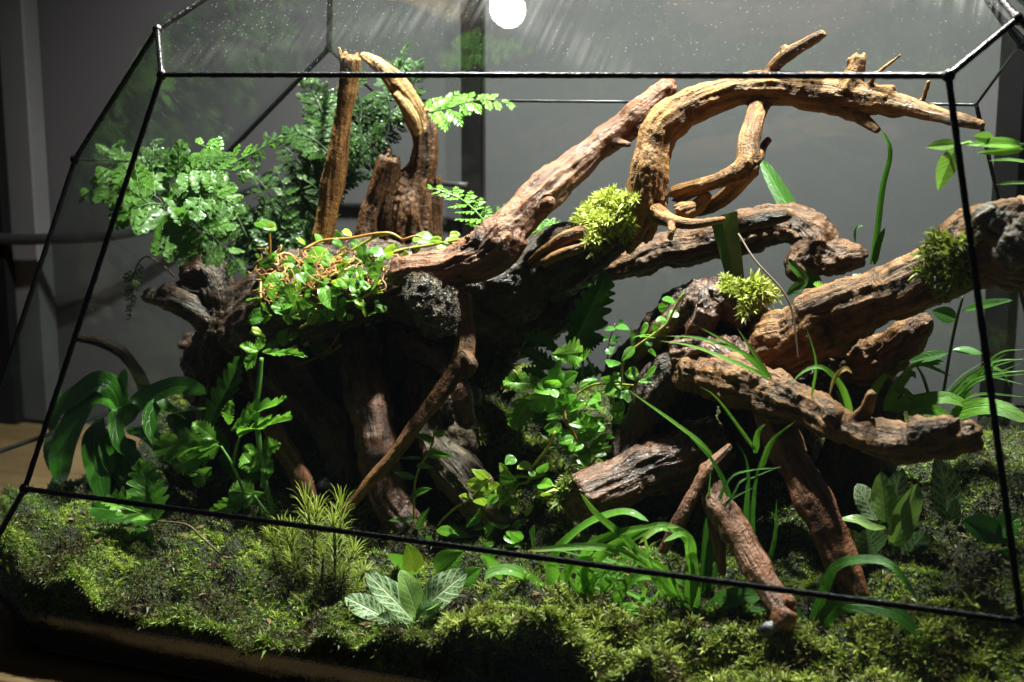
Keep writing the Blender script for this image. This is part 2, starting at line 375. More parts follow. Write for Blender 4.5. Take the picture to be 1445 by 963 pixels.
gu = (UU[None, :]*half(vv)[:, None]).ravel(); gv = np.repeat(vv, nu); zz = gz(gu, gv)
q = np.stack([gu*60, gv*60, 0*gu], 1)
zz = zz+relief(gu, gv)
V = (gu[:, None]+UC)*EU+gv[:, None]*EV+zz[:, None]*EZ
ii = np.arange(nu*nv).reshape(nv, nu); Fq = np.stack([ii[:-1, :-1], ii[:-1, 1:], ii[1:, 1:], ii[1:, :-1]], -1).reshape(-1, 4)
ring = np.concatenate([ii[0], ii[1:, -1], ii[-1, ::-1][1:], ii[::-1, 0][1:-1]])
lv = []; levels = 9
for k in range(1, levels+1):
    f = k/levels; z = zz[ring]*(1-f)+(ZB+.004)*f; s = 1-.022*np.clip((-.35-z)/.07, 0, 1)
    ln = .002*fbm(np.stack([gu[ring]*90, gv[ring]*90, z*90], 1), 3)
    lv.append((gu[ring]*s*(1+ln)+UC)[:, None]*EU+(1.03+(gv[ring]-1.03)*(s+ln+.0))[:, None]*EV+z[:, None]*EZ)
base = len(V); V = np.vstack([V]+lv); n = len(ring); rows = [ring]+[base+k*n+np.arange(n) for k in range(levels)]
for a_, b_ in zip(rows[:-1], rows[1:]):
    Fq = np.vstack([Fq, np.stack([np.roll(a_, -1), a_, b_, np.roll(b_, -1)], -1)])
me = fast_mesh('ground', V, Fq, 'soil'); vattr(me, 'top', (np.arange(len(V)) < base).astype(float), 'FLOAT'); o = obj('ground', me); tag(o, kind='structure')
# ------------------------------------------------------------------ driftwood
def driftwood(strands, mat, name, parent=None, vox=.0016, lump=.16, grain=.13, jag=True):
    """strands of (px, py, v, radius px): swept, fused into one skin, then carved along the grain"""
    Vs = []; Fs = []; S0 = []; S1 = []; R0 = []; R1 = []; FR = []; off = 0; s_off = 0.0
    for st in strands:
        P, R = pxpath(st); PR = catmull(np.hstack([np.array(P), np.array(R)[:, None]]), .006)
        P, R = PR[:, :3], np.maximum(PR[:, 3], .0008); sd = RNG.uniform(0, 99)
        w_ = np.stack([fbm(P*26+sd+40*k, 2) for k in range(3)], 1); P = P+w_*R[:, None]*.30; R = R*(1+.30*fbm(P*42+sd, 2))
        if jag:
            for e, sgn in ((0, -1), (len(P)-1, 1)):
                if R[e] > .0035:
                    T_ = (P[e]-P[e-sgn]); T_ /= np.linalg.norm(T_)
                    for q in range(7):
                        o_ = RNG.normal(size=3); o_ -= T_*(o_@T_); o_ /= np.linalg.norm(o_); b_ = P[e]+o_*R[e]*RNG.uniform(.2, .72)-T_*R[e]*.8; L_ = R[e]*RNG.uniform(.9, 1.7)
                        V, F = tube_geo(np.array([b_, b_+T_*L_*.6, b_+T_*L_+o_*R[e]*RNG.uniform(-.15, .2)]), np.array([.42, .34, .12])*R[e]*RNG.uniform(.6, 1.0), 7)
                        Vs.append(V); Fs += [tuple(i+off for i in f) for f in F]; off += len(V)
        V, F = tube_geo(P, R, 14)
        Vs.append(V); Fs += [tuple(i+off for i in f) for f in F]; off += len(V)
        T, N, B = frames(P); L = np.concatenate([[0], np.cumsum(np.linalg.norm(np.diff(P, axis=0), axis=1))])+s_off
        s_off = L[-1]+.37
        S0.append(P[:-1]); S1.append(P[1:]); R0.append(R[:-1]); R1.append(R[1:]); FR.append(np.stack([N[:-1], B[:-1], T[:-1]], 1)); 
        R0[-1] = R[:-1]; st_L = L[:-1]
        FR[-1] = (FR[-1], st_L)
    me = mesh('tmp', np.vstack(Vs), Fs); o = bpy.data.objects.new('tmp', me); C.objects.link(o)
    m = o.modifiers.new('r', 'REMESH'); m.mode = 'VOXEL'; m.voxel_size = vox
    m2 = o.modifiers.new('s', 'SMOOTH'); m2.iterations = 3; m2.factor = .5
    dg = bpy.context.evaluated_depsgraph_get(); ev = o.evaluated_get(dg); out = bpy.data.meshes.new_from_object(ev)
    bpy.data.objects.remove(o); bpy.data.meshes.remove(me)
    n = len(out.vertices); X = np.empty(n*3, np.float32); out.vertices.foreach_get('co', X); X = X.reshape(-1, 3).astype(float)
    NO = np.empty(n*3, np.float32); out.vertices.foreach_get('normal', NO); NO = NO.reshape(-1, 3).astype(float)
    a = np.vstack(S0); b = np.vstack(S1); r = (np.concatenate(R0)+np.concatenate(R1))/2; fr = np.vstack([f[0] for f in FR]); sl = np.concatenate([f[1] for f in FR])
    ab = b-a; l2 = (ab**2).sum(1)+1e-12; G_ = np.empty((n, 3)); RR = np.empty(n)
    for c in range(0, n, 4000):
        x = X[c:c+4000]; t_ = np.clip(((x[:, None]-a)*ab).sum(2)/l2, 0, 1); d = x[:, None]-(a+t_[..., None]*ab)
        dist = np.linalg.norm(d, axis=2)/(r+.002); k = dist.argmin(1); ar = np.arange(len(x)); dd = d[ar, k]
        G_[c:c+4000, 0] = (dd*fr[k, 0]).sum(1); G_[c:c+4000, 1] = (dd*fr[k, 1]).sum(1); G_[c:c+4000, 2] = sl[k]+t_[ar, k]*np.sqrt(l2[k]); RR[c:c+4000] = r[k]
    amp = np.minimum(RR, .022)
    g1 = ridge(G_*np.array([110, 110, 11]), 3)-.35; g2 = fbm(G_*np.array([330, 330, 30]), 2); lm = fbm(X*48, 2); kn = fbm(X*130, 3)
    d = amp*(1.35*grain*g1+.09*g2+.75*lump*lm+.5*lump*kn)+.0006*g1+.0004*fbm(X*300, 2)
    out.vertices.foreach_set('co', (X+NO*d[:, None]).astype(np.float32).ravel())
    vattr(out, 'grain', G_); vattr(out, 'cav', np.clip(.9*g1+.5*g2, -1, 1), 'FLOAT')
    out.materials.clear(); out.materials.append(MATS[mat]); out.polygons.foreach_set('use_smooth', np.ones(len(out.polygons), bool)); out.update()
    out.name = name
    return obj(name, out, parent)
# big hollow root block with the arching limb
t = thing('root_driftwood', at(520, 740, 1.02), 'large dark hollow root with a tan limb arching up and over to one side', 'driftwood')
driftwood([[(320, 470, 1.05, 40), (370, 430, 1.04, 42), (430, 408, 1.035, 50), (500, 400, 1.035, 56), (570, 400, 1.035, 54), (640, 400, 1.035, 50), (690, 400, 1.035, 52), (740, 392, 1.035, 52), (800, 362, 1.035, 44), (860, 322, 1.035, 40), (905, 285, 1.03, 33)],
           [(292, 500, 1.09, 40), (370, 500, 1.10, 70), (460, 500, 1.12, 90), (560, 490, 1.12, 95), (650, 450, 1.10, 86), (740, 425, 1.08, 66), (800, 390, 1.06, 44)],
           [(400, 560, 1.12, 70), (500, 590, 1.13, 90), (600, 550, 1.12, 70), (660, 490, 1.09, 40)],
           [(470, 560, 1.15, 70), (470, 640, 1.15, 85), (500, 740, 1.15, 90)], [(590, 590, 1.15, 50), (610, 680, 1.14, 40)],
           [(300, 520, 1.08, 38), (330, 590, 1.1, 46), (360, 680, 1.1, 46)],
           [(345, 475, 1.02, 34), (385, 455, 1.0, 44), (440, 432, .995, 44), (500, 415, 1.0, 42), (560, 398, 1.0, 30), (600, 385, 1.01, 24)], [(370, 440, 1.02, 44), (450, 410, 1.015, 48), (540, 390, 1.02, 44)],
           [(500, 470, 1.06, 50), (515, 520, 1.05, 34), (525, 560, 1.02, 28)], [(650, 420, 1.02, 30), (700, 450, 1.03, 36), (720, 470, 1.05, 30)]], 'wood_dark', 'hollow_base', t, .0019, .16, .12)
driftwood([[(885, 318, 1.035, 36), (908, 280, 1.03, 31), (916, 240, 1.03, 27), (924, 205, 1.035, 25), (945, 172, 1.045, 24), (990, 144, 1.055, 22), (1050, 127, 1.065, 21), (1120, 128, 1.065, 24), (1180, 137, 1.06, 27), (1225, 140, 1.055, 22), (1270, 147, 1.045, 14), (1320, 161, 1.035, 11), (1360, 171, 1.025, 9), (1388, 178, 1.02, 6)],
           [(1072, 140, 1.065, 15), (1062, 180, 1.042, 14), (1056, 210, 1.028, 16), (1056, 236, 1.021, 17), (1030, 249, 1.020, 12), (990, 261, 1.030, 11), (952, 276, 1.035, 12)],
           [(1060, 238, 1.020, 12), (1035, 268, 1.030, 10), (1005, 290, 1.045, 10), (985, 300, 1.050, 8)], [(1066, 226, 1.021, 9), (1076, 208, 1.072, 7), (1084, 197, 1.067, 6)],
           [(1195, 150, 1.057, 18), (1215, 166, 1.052, 10), (1240, 185, 1.042, 5)], [(1200, 128, 1.057, 20), (1207, 100, 1.057, 13), (1210, 82, 1.057, 10)], [(1207, 96, 1.057, 8), (1200, 82, 1.057, 6)],
           [(1080, 120, 1.072, 9), (1092, 95, 1.067, 8), (1112, 78, 1.062, 9), (1140, 60, 1.057, 8), (1162, 47, 1.052, 5)], [(1112, 78, 1.062, 7), (1104, 65, 1.062, 5)],
           [(1225, 128, 1.052, 5), (1235, 108, 1.047, 3), (1271, 77, 1.042, 2)], [(1298, 150, 1.042, 5), (1303, 138, 1.040, 3.5), (1311, 113, 1.037, 3)],
           [(1240, 150, 1.052, 10), (1262, 160, 1.047, 7), (1280, 158, 1.044, 4)], [(1225, 132, 1.052, 10), (1262, 128, 1.047, 6)]], 'wood_tan', 'arching_limb', t, .0012, .10, .13)
driftwood([[(925, 300, 1.02, 12), (945, 312, 1.01, 9), (980, 317, 1.0, 6), (1022, 309, .99, 4)], [(950, 312, 1.01, 8), (948, 326, 1.0, 5), (945, 338, 1.0, 4)], [(960, 300, 1.02, 14), (985, 290, 1.03, 11), (1000, 272, 1.03, 6)]], 'wood_tan', 'twig', t, .0011)
driftwood([[(752, 372, 1.005, 9), (775, 352, 1.0, 9), (800, 334, .997, 9), (828, 326, .997, 8), (836, 338, .993, 6), (818, 350, .99, 6), (792, 358, .99, 7), (765, 372, .995, 6)], [(828, 326, 1.0, 9), (860, 312, 1.01, 10)]], 'wood_tan', 'knot_hole_rim', t, .0011)
driftwood([[(268, 388, 1.03, 20), (300, 388, 1.03, 26), (312, 425, 1.03, 26), (315, 470, 1.03, 30), (300, 520, 1.04, 34), (290, 560, 1.05, 28)], [(206, 416, 1.0, 11), (240, 424, 1.01, 17), (280, 436, 1.02, 22), (320, 450, 1.03, 28)], [(234, 412, 1.005, 9), (240, 402, 1.005, 7)]], 'wood_dark', 'broken_stub', t, .0014, .2)
driftwood([[(505, 470, 1.05, 26), (515, 530, 1.02, 27), (526, 600, .99, 26), (540, 660, .975, 26), (560, 720, .96, 24), (592, 770, .95, 20), (620, 810, .94, 14), (640, 850, .93, 8)], [(535, 640, .975, 16), (505, 580, 1.01, 14)], [(560, 720, .96, 15), (552, 790, .95, 12), (556, 830, .94, 8)]], 'wood_root', 'root', t, .0014, .14, .14)
driftwood([[(560, 470, 1.05, 20), (610, 500, 1.02, 17), (648, 545, 1.0, 14), (660, 610, .995, 10)], [(390, 510, 1.05, 26), (440, 570, 1.04, 30), (480, 630, 1.03, 26), (490, 720, 1.02, 20)], [(600, 470, 1.06, 24), (600, 560, 1.06, 24), (610, 660, 1.05, 18)]], 'wood_root', 'root', t, .0016, .2, .18)
driftwood([[(350, 500, 1.04, 12), (370, 560, 1.0, 11), (390, 610, .975, 13), (412, 650, .965, 14), (432, 690, .955, 13), (450, 730, .945, 10)]], 'wood_red', 'root', t, .0013)
driftwood([[(648, 420, .975, 15), (658, 470, .965, 13), (652, 510, .955, 14), (625, 550, .945, 12), (590, 595, .935, 10), (545, 655, .925, 8), (505, 700, .915, 7), (480, 728, .91, 5)], [(640, 545, .95, 6), (612, 572, .94, 6), (594, 598, .937, 4)], [(655, 500, .955, 8), (668, 515, .95, 6), (660, 530, .95, 4)]], 'wood_brown', 'hanging_root', t, .0012)
t = thing('fallen_branch', at(562, 385, .975), 'reddish brown branch with a knobbly elbow propped over the dark root', 'driftwood')
driftwood([[(558, 384, .972, 17), (580, 383, .972, 20), (625, 380, .975, 23), (670, 366, .98, 28), (702, 345, .985, 30), (730, 312, 1.0, 27), (770, 272, 1.02, 24), (815, 232, 1.045, 20), (860, 196, 1.065, 19), (895, 166, 1.075, 21), (925, 142, 1.085, 18), (948, 118, 1.09, 10)], [(690, 345, .98, 18), (668, 330, .975, 15)], [(890, 178, 1.07, 9), (915, 187, 1.065, 5)], [(865, 200, 1.06, 7), (890, 205, 1.055, 3)], [(760, 290, 1.01, 10), (780, 285, 1.0, 6)],
           [(640, 392, .975, 16), (700, 372, .98, 16), (735, 335, .985, 14)]], 'wood_red', 'branch', t, .0013, .14, .15)
t = thing('gnarled_log', at(1000, 345, 1.13), 'gnarled brown log lying level behind the arching limb and the cut strap leaf', 'driftwood')
driftwood([[(838, 386, 1.12, 12), (900, 368, 1.125, 20), (960, 352, 1.13, 25), (1020, 338, 1.13, 27), (1070, 322, 1.13, 27), (1115, 317, 1.125, 28), (1150, 335, 1.12, 30), (1168, 362, 1.115, 26), (1200, 362, 1.11, 17), (1216, 360, 1.11, 14)], [(1140, 350, 1.11, 20), (1120, 372, 1.1, 14), (1130, 390, 1.1, 10)], [(1020, 330, 1.11, 10), (1060, 312, 1.1, 11), (1110, 304, 1.1, 9)]], 'wood_brown_shaded', 'log', t, .0014, .34, .18)
t = thing('broken_stump', at(570, 345, 1.12), 'dark upright stump with a hooked split limb broken off pale at its top', 'stump')
driftwood([[(582, 370, 1.12, 38), (580, 320, 1.12, 35), (583, 275, 1.12, 29), (595, 235, 1.12, 19), (599, 200, 1.12, 16), (595, 178, 1.12, 16)], [(612, 350, 1.125, 14), (613, 300, 1.125, 11), (617, 252, 1.125, 6)]], 'wood_brown_shaded', 'trunk', t, .0013, .02, .26)
driftwood([[(517, 370, 1.10, 21), (524, 320, 1.10, 19), (535, 275, 1.10, 17), (550, 225, 1.10, 15)], [(548, 350, 1.10, 12), (552, 300, 1.10, 10), (560, 262, 1.105, 6)]], 'wood_brown_shaded', 'split_trunk', t, .0012, .02, .26)
driftwood([[(597, 190, 1.118, 12), (588, 168, 1.115, 14), (575, 140, 1.11, 15), (560, 118, 1.105, 13), (540, 96, 1.10, 11), (520, 82, 1.10, 7), (510, 77, 1.10, 3)], [(590, 190, 1.11, 6), (585, 170, 1.105, 8), (560, 132, 1.10, 7)], [(595, 165, 1.115, 9), (590, 152, 1.115, 7)], [(590, 158, 1.115, 5), (606, 156, 1.115, 2)]], 'wood_pale', 'split_end', t, .0011, .1, .24)
t = thing('pale_stick', at(455, 345, 1.05), 'pale peeled stick standing upright beside the dark hooked stump', 'stick')
driftwood([[(452, 352, 1.05, 14), (463, 300, 1.05, 14), (471, 250, 1.05, 14), (480, 190, 1.05, 13), (490, 130, 1.05, 12), (495, 82, 1.05, 12)]], 'wood_tan', 'shaft', t, .0011, .06, .14)
driftwood([[(487, 105, 1.048, 4), (484, 88, 1.046, 4), (478, 66, 1.045, 1.5)]], 'wood_pale', 'splinter', t, .0008, .05)
t = thing('branching_stump', at(1000, 780, 1.0), 'bulky dark stump with a tan log reaching from its shoulder to a big knot', 'driftwood')
driftwood([[(870, 530, 1.02, 22), (920, 500, 1.02, 38), (970, 460, 1.02, 50), (1005, 430, 1.02, 38), (1020, 405, 1.02, 18)], [(1000, 440, 1.03, 45), (1050, 480, 1.03, 60), (1080, 500, 1.02, 50)], [(930, 520, 1.05, 50), (940, 590, 1.05, 70), (960, 660, 1.05, 75), (980, 740, 1.05, 80)], [(1050, 520, 1.06, 60), (1090, 600, 1.07, 60), (1110, 700, 1.08, 70)], [(1090, 520, 1.05, 55), (1160, 530, 1.05, 58), (1215, 545, 1.05, 48), (1225, 610, 1.05, 45), (1200, 690, 1.05, 50)],
           [(960, 520, .99, 30), (920, 560, .98, 28), (900, 610, .98, 26), (870, 650, .97, 20)]], 'wood_dark', 'stump_body', t, .0018, .22, .14)
driftwood([[(985, 440, .99, 26), (1000, 415, 1.0, 24), (1030, 420, 1.0, 28), (1060, 440, 1.0, 32)], [(985, 470, .985, 18), (1000, 440, .985, 20)], [(900, 500, 1.0, 12), (935, 470, .995, 18), (975, 430, .995, 20)], [(960, 505, .985, 26), (1010, 500, .98, 30), (1040, 520, .97, 30)]], 'wood_root', 'shoulder', t, .0014, .3, .12)
driftwood([[(1085, 492, .995, 40), (1130, 470, .985, 48), (1190, 442, .975, 43), (1250, 418, .965, 38), (1310, 388, .955, 38), (1360, 362, .945, 46), (1410, 345, .935, 56), (1465, 350, .93, 58)], [(1130, 445, .97, 22), (1200, 412, .965, 20), (1260, 395, .96, 16)], [(1360, 340, .93, 20), (1400, 315, .92, 26), (1440, 305, .92, 22)], [(1245, 400, .955, 9), (1254, 385, .955, 6)]], 'wood_brown', 'log', t, .0015, .16, .17)
driftwood([[(1420, 330, .895, 34), (1450, 350, .895, 36)], [(1385, 320, .90, 20), (1410, 300, .90, 18)]], 'wood_grey', 'burl', t, .0014, .3, .2)
driftwood([[(1195, 500, 1.02, 34), (1230, 508, 1.01, 30), (1265, 490, .995, 25), (1290, 468, .99, 22), (1305, 450, .985, 12)]], 'wood_brown', 'broken_knob', t, .0013, .4, .1)
driftwood([[(950, 515, 1.01, 28), (985, 528, .975, 28), (1030, 540, .95, 30), (1085, 556, .93, 32), (1140, 580, .91, 28), (1200, 603, .89, 24), (1260, 620, .875, 27), (1320, 622, .865, 24), (1378, 612, .855, 20)], [(1205, 595, .885, 12), (1222, 578, .88, 10), (1230, 553, .875, 6)], [(1290, 610, .865, 22), (1310, 605, .86, 16), (1345, 602, .855, 14)], [(1180, 590, .885, 14), (1165, 575, .885, 6)]], 'wood_brown', 'reaching_branch', t, .0013, .42, .15)
driftwood([[(1075, 560, .95, 18), (1098, 605, .93, 23), (1125, 665, .915, 25), (1155, 725, .90, 25), (1185, 785, .89, 22), (1215, 845, .88, 14)], [(1085, 600, .93, 12), (1130, 680, .91, 12)]], 'wood_red', 'leg', t, .0013, .1, .2)
driftwood([[(998, 660, .90, 12), (1010, 695, .885, 16), (1030, 735, .87, 19), (1058, 785, .855, 20), (1085, 830, .84, 19), (1108, 862, .83, 19)], [(1108, 862, .83, 18), (1100, 885, .825, 15)], [(1005, 730, .88, 9), (1015, 775, .87, 9), (1020, 812, .865, 5)]], 'wood_red', 'leg', t, .0013, .18, .12)
driftwood([[(1030, 630, .90, 5), (1000, 662, .885, 9), (975, 705, .872, 9), (950, 748, .862, 9), (934, 780, .857, 6)]], 'wood_red', 'twig', t, .001, .1)
driftwood([[(812, 706, .918, 31), (845, 692, .935, 32), (890, 672, .955, 33), (950, 648, .975, 38), (1010, 620, 1.0, 40)]], 'wood_root', 'sawn_log', t, .0015, .1, .13, False)
t = thing('bark_slab', at(660, 700, .97), 'grey rough bark slab leaning on the ground below the hanging root', 'bark')
driftwood([[(598, 600, .985, 15), (630, 650, .975, 26), (670, 700, .965, 28), (705, 745, .955, 20), (725, 775, .95, 10)], [(640, 560, 1.0, 18), (650, 600, 1.0, 22), (660, 640, .99, 20)]], 'wood_grey', 'slab', t, .0014, .2, .25)
o = driftwood([[(105, 476, 1.06, 5), (140, 482, 1.07, 7), (172, 498, 1.08, 8), (192, 522, 1.09, 8), (204, 550, 1.1, 8), (214, 585, 1.1, 7)]], 'wood_black', 'bent_twig', None, .0012, .08)
tag(o, 'thin dark bent twig arching over the strap leaves by the end pane', 'twig')
o = driftwood([[(585, 404, .965, 14), (602, 420, .952, 22), (612, 442, .948, 22), (628, 470, .95, 9)], [(634, 412, .958, 14), (638, 445, .952, 11), (640, 472, .952, 5)], [(584, 430, .956, 9), (598, 455, .952, 11), (604, 474, .952, 5)]], 'fibre', 'fibre_clump', None, .0012, .7, 0, False)
FIBRE = o; tag(o, 'clump of wet brown root fibre hanging under the reddish branch', 'root fibre')
def stone(c, r, mat, label, sq=(1, .8, .7)):
    o = blob('stone', c, r, mat, None, 12, .35, 1.3, sq); tag(o, label, 'stone')
stone(at(462, 686, .97), .0095, 'stone_black', 'wet black stone in the dark hollow under the root')
stone(at(655, 560, 1.04), .016, 'stone_grey', 'grey stone wedged behind the hanging root')
stone(at(1085, 888, .82), .007, 'stone_black', 'small black pebble at the foot of the front leg of the stump')
# ------------------------------------------------------------------ what the plants grow on
from mathutils.bvhtree import BVHTree
def solid_tree(names):
    V = []; F = []; off = 0
    for o in KEEP:
        if o.type == 'MESH' and o.data and o.data.materials and (o.data.materials[0].name.startswith('wood_') or o.data.materials[0].name in names):
            me = o.data; n = len(me.vertices); X = np.empty(n*3, np.float32); me.vertices.foreach_get('co', X); V.append(X.reshape(-1, 3))
            k = len(me.polygons); L = np.empty(len(me.loops), np.int32); me.loops.foreach_get('vertex_index', L)
            s = np.empty(k, np.int32); me.polygons.foreach_get('loop_start', s); c = np.empty(k, np.int32); me.polygons.foreach_get('loop_total', c)
            q = c == 4; F += (L[s[q][:, None]+np.arange(4)]+off).tolist(); q = c == 3; F += (L[s[q][:, None]+np.arange(3)]+off).tolist(); off += n
    return BVHTree.FromPolygons(np.vstack(V).tolist(), F)
TREE = solid_tree(('soil', 'fibre'))
def onto(px, py, v, lift=.0, near=.07):                   # the surface seen at a pixel, if it lies near depth v
    p = at(px, py, v); d = Vector(p).normalized(); h = TREE.ray_cast(Vector((0, 0, 0)), d)
    if h[0] is not None and abs(np.array(h[0])@EV-v) < near:
        n = np.array(h[1]); n = n if n@np.array(d) < 0 else -n
        return np.array(h[0])+n*lift, n
    return p, np.array([0, -.5, .85])
# ------------------------------------------------------------------ leaf materials
def leaf_mat(name, dark, light, rough=.35, coat=.25, trans=.28, veins=None, wet=0.0, vcol=(.5, .6, .42), tip=None, streak=0):
    N = NT(name); P = pos(N); lf = N.n('Attribute', attribute_name='lf').outputs['Vector']
    sx = N.n('SeparateXYZ', i0=lf); x, t = sx.outputs[0], sx.outputs[1]; ax = N.math('ABSOLUTE', x)
    rnd = N.n('ObjectInfo').outputs['Random']
    col = N.mix(N.math('ADD', N.math('MULTIPLY', rnd, .75), N.math('MULTIPLY', N.noise(P, 160, 3), .4), clamp=True), dark, light)
    lat = N.math('ABSOLUTE', N.math('SUBTRACT', N.math('FRACT', N.math('SUBTRACT', N.math('MULTIPLY', t, 7.0), N.math('MULTIPLY', ax, 1.7))), .5))
    latm = N.ramp(lat, (.0, 1.0), (.10, 0.0)); mid = N.ramp(ax, (.03, 1.0), (.09, 0.0))
    h = N.math('ADD', N.math('MULTIPLY', latm, -.6), N.math('MULTIPLY', mid, -1.0))
    if veins == 'net':
        cmb = N.n('CombineXYZ', i0=N.math('MULTIPLY', x, 1.0), i1=N.math('SUBTRACT', N.math('MULTIPLY', t, 2.2), N.math('MULTIPLY', ax, .6)), i2=rnd)
        ve = N.vor(cmb, 5.0, 'DISTANCE_TO_EDGE'); net = N.ramp(ve.outputs['Distance'], (.03, 1.0), (.15, 0.0))
        lw_ = N.ramp(lat, (.06, 1.0), (.22, 0.0)); mw = N.ramp(ax, (.07, 1.0), (.17, 0.0))
        m = N.math('MAXIMUM', N.math('MULTIPLY', net, .75), N.math('MAXIMUM', lw_, mw))
        col = N.mix(N.math('MULTIPLY', m, .85), col, vcol)
    else:
        col = N.mix(N.math('ADD', N.math('MULTIPLY', mid, .35), N.math('MULTIPLY', latm, .14)), col, tuple(min(1, c*2.2+.02) for c in light))
    if tip: col = N.mix(N.math('MULTIPLY', N.ramp(t, (.86, 0.0), (1.0, 1.0)), rnd), col, tip)
    if streak:
        sn = N.noise(N.n('CombineXYZ', i0=N.math('MULTIPLY', x, 7.0), i1=N.math('MULTIPLY', t, 2.5), i2=N.math('MULTIPLY', rnd, 40.0)), 1, 3, .7)
        col = N.mix(N.ramp(sn, (.35, 0.0), (.7, .6)), col, tuple(min(1, c*1.7) for c in light)); h = N.math('ADD', h, N.math('MULTIPLY', sn, 1.2))
    blem = N.ramp(N.noise(P, 330, 4, .7), (.66, 0.0), (.74, 1.0)); col = N.mix(N.math('MULTIPLY', blem, .5), col, (.07, .055, .015))
    bm = N.bump(h, .5, .0006); bm = N.bump(N.noise(P, 420, 3), .25, .001, bm)
    b = N.n('BsdfPrincipled', in_Base_Color=col, in_Roughness=rough, in_Normal=bm, in_Coat_Weight=coat, in_Coat_Roughness=.12, in_Specular_IOR_Level=.35)
    if wet:
        v = N.vor(P, 520); dr = N.ramp(v.outputs['Distance'], (.15, 1.0), (.38, 0.0))
        dr = N.math('MULTIPLY', dr, N.ramp(N.noise(P, 200, 2), (.45, 0.0), (.55, 1.0)))
        N.set(b.inputs['Coat Normal'], N.bump(dr, wet, .0012, bm)); b.inputs['Coat Roughness'].default_value = .06
        b.inputs['Coat Weight'].default_value = min(1, coat+.5)
    tr = N.n('BsdfTranslucent', in_Color=N.mix(.5, col, tuple(min(1, c*2.6) for c in light)), in_Normal=bm)
    return N.done(N.n('MixShader', i0=trans, i1=b, i2=tr))
leaf_mat('leaf_fern_light', (0.02665, 0.08669, 0.007207), (0.07814, 0.1858, 0.01781), .42, .15, .28)
leaf_mat('leaf_fern_dark', (0.01224, 0.04386, 0.004216), (0.03672, 0.09942, 0.009275), .4, .15, .28)
leaf_mat('leaf_fig', (0.0252, 0.1204, 0.00992), (0.135, 0.2924, 0.0248), .3, .35, .22, wet=.7)
leaf_mat('leaf_vine', (0.0405, 0.1634, 0.0124), (0.135, 0.3268, 0.0248), .28, .4, .25, wet=.9)
leaf_mat('leaf_vine_young', (0.162, 0.3268, 0.0155), (0.324, 0.4816, 0.031), .3, .4, .3, wet=.9)
leaf_mat('leaf_strap', (0.0162, 0.0731, 0.00682), (0.0405, 0.1462, 0.0124), .24, .5, .14, streak=1)
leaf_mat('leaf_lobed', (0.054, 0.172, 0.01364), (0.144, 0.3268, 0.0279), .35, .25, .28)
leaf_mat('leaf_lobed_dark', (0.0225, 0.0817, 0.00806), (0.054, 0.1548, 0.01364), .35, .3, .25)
leaf_mat('leaf_grass', (0.0405, 0.1462, 0.00992), (0.117, 0.2752, 0.02108), .45, .12, .3, tip=(.30, .22, .05), streak=1)
leaf_mat('leaf_grass_dark', (0.018, 0.0774, 0.00682), (0.045, 0.1548, 0.0124), .45, .12, .28, streak=1)
leaf_mat('leaf_dry', (.30, .16, .035), (.52, .34, .1), .6, 0, .2)
leaf_mat('leaf_fittonia', (.018, .075, .012), (.03, .105, .016), .38, .2, .18, veins='net', vcol=(.50, .60, .36))
leaf_mat('leaf_fittonia_pale', (0.126, 0.2408, 0.031), (0.18, 0.3096, 0.0434), .4, .15, .22, veins='net', vcol=(.27, .40, .15))
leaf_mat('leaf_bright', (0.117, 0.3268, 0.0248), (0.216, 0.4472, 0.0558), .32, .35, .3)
simple('stem_green', (.11, .26, .05), .4, 0, .2, 60, .4)
simple('stem_dark', (.02, .045, .012), .5, 0, .1, 60, .4)
simple('stem_orange', (.42, .20, .045), .42, 0, .3, 120, .55)
simple('stem_yellow', (.36, .33, .06), .4, 0, .3, 120, .5)
simple('stem_brown', (.09, .05, .025), .6, 0, .1, 120, .5)
simple('rootlet', (.40, .19, .05), .5, 0, .2, 200, .6)
# ------------------------------------------------------------------ leaf shapes
def prof(kind, t):
    t = np.asarray(t, float)
    if kind == 'ovate': return .5*np.sin(np.pi*np.clip(t, 0, 1)**.72)**.85
    if kind == 'heart': return .5*np.clip(np.sin(np.pi*np.clip(.10+.90*t, 0, 1)**.8), 0, 1)**.62
    if kind == 'lance': return .5*np.sin(np.pi*t**.85)**.8
    if kind == 'oval': return .5*np.sin(np.pi*np.clip(t, 0, 1)**.9)**.58
    if kind == 'strap': return .5*np.minimum(1, (t*4.5+.28))*np.sqrt(np.clip(1-t**4, 0, 1))
    if kind == 'grass': return .5*np.minimum(1, t*6+.45)*np.clip(1-t**2.2, 0, 1)
    if kind == 'cut': return .5*(.62+.38*t)
    if kind == 'lobed':
        env = np.sin(np.pi*np.clip(t, 0, 1)**.8)**.6*(1-.25*t); s = np.abs(np.sin(np.pi*t*7.5)); return .5*env*(.42+.58*s**.6)
    if kind == 'fan':
        env = np.clip(t*1.5, .06, 1)*np.sqrt(np.clip(1-np.clip((t-.62)/.40, 0, 1)**2, 0, 1)); s = np.abs(np.sin(np.pi*t*6.5)); return .5*env*(.45+.55*s**.6)
    if kind == 'tooth':
        env = np.clip(t*2.2, .10, 1)*np.sqrt(np.clip(1-np.clip((t-.55)/.47, 0, 1)**2, 0, 1)); s = np.abs(np.sin(np.pi*t*3.5)); return .5*env*(.38+.62*s**.7)
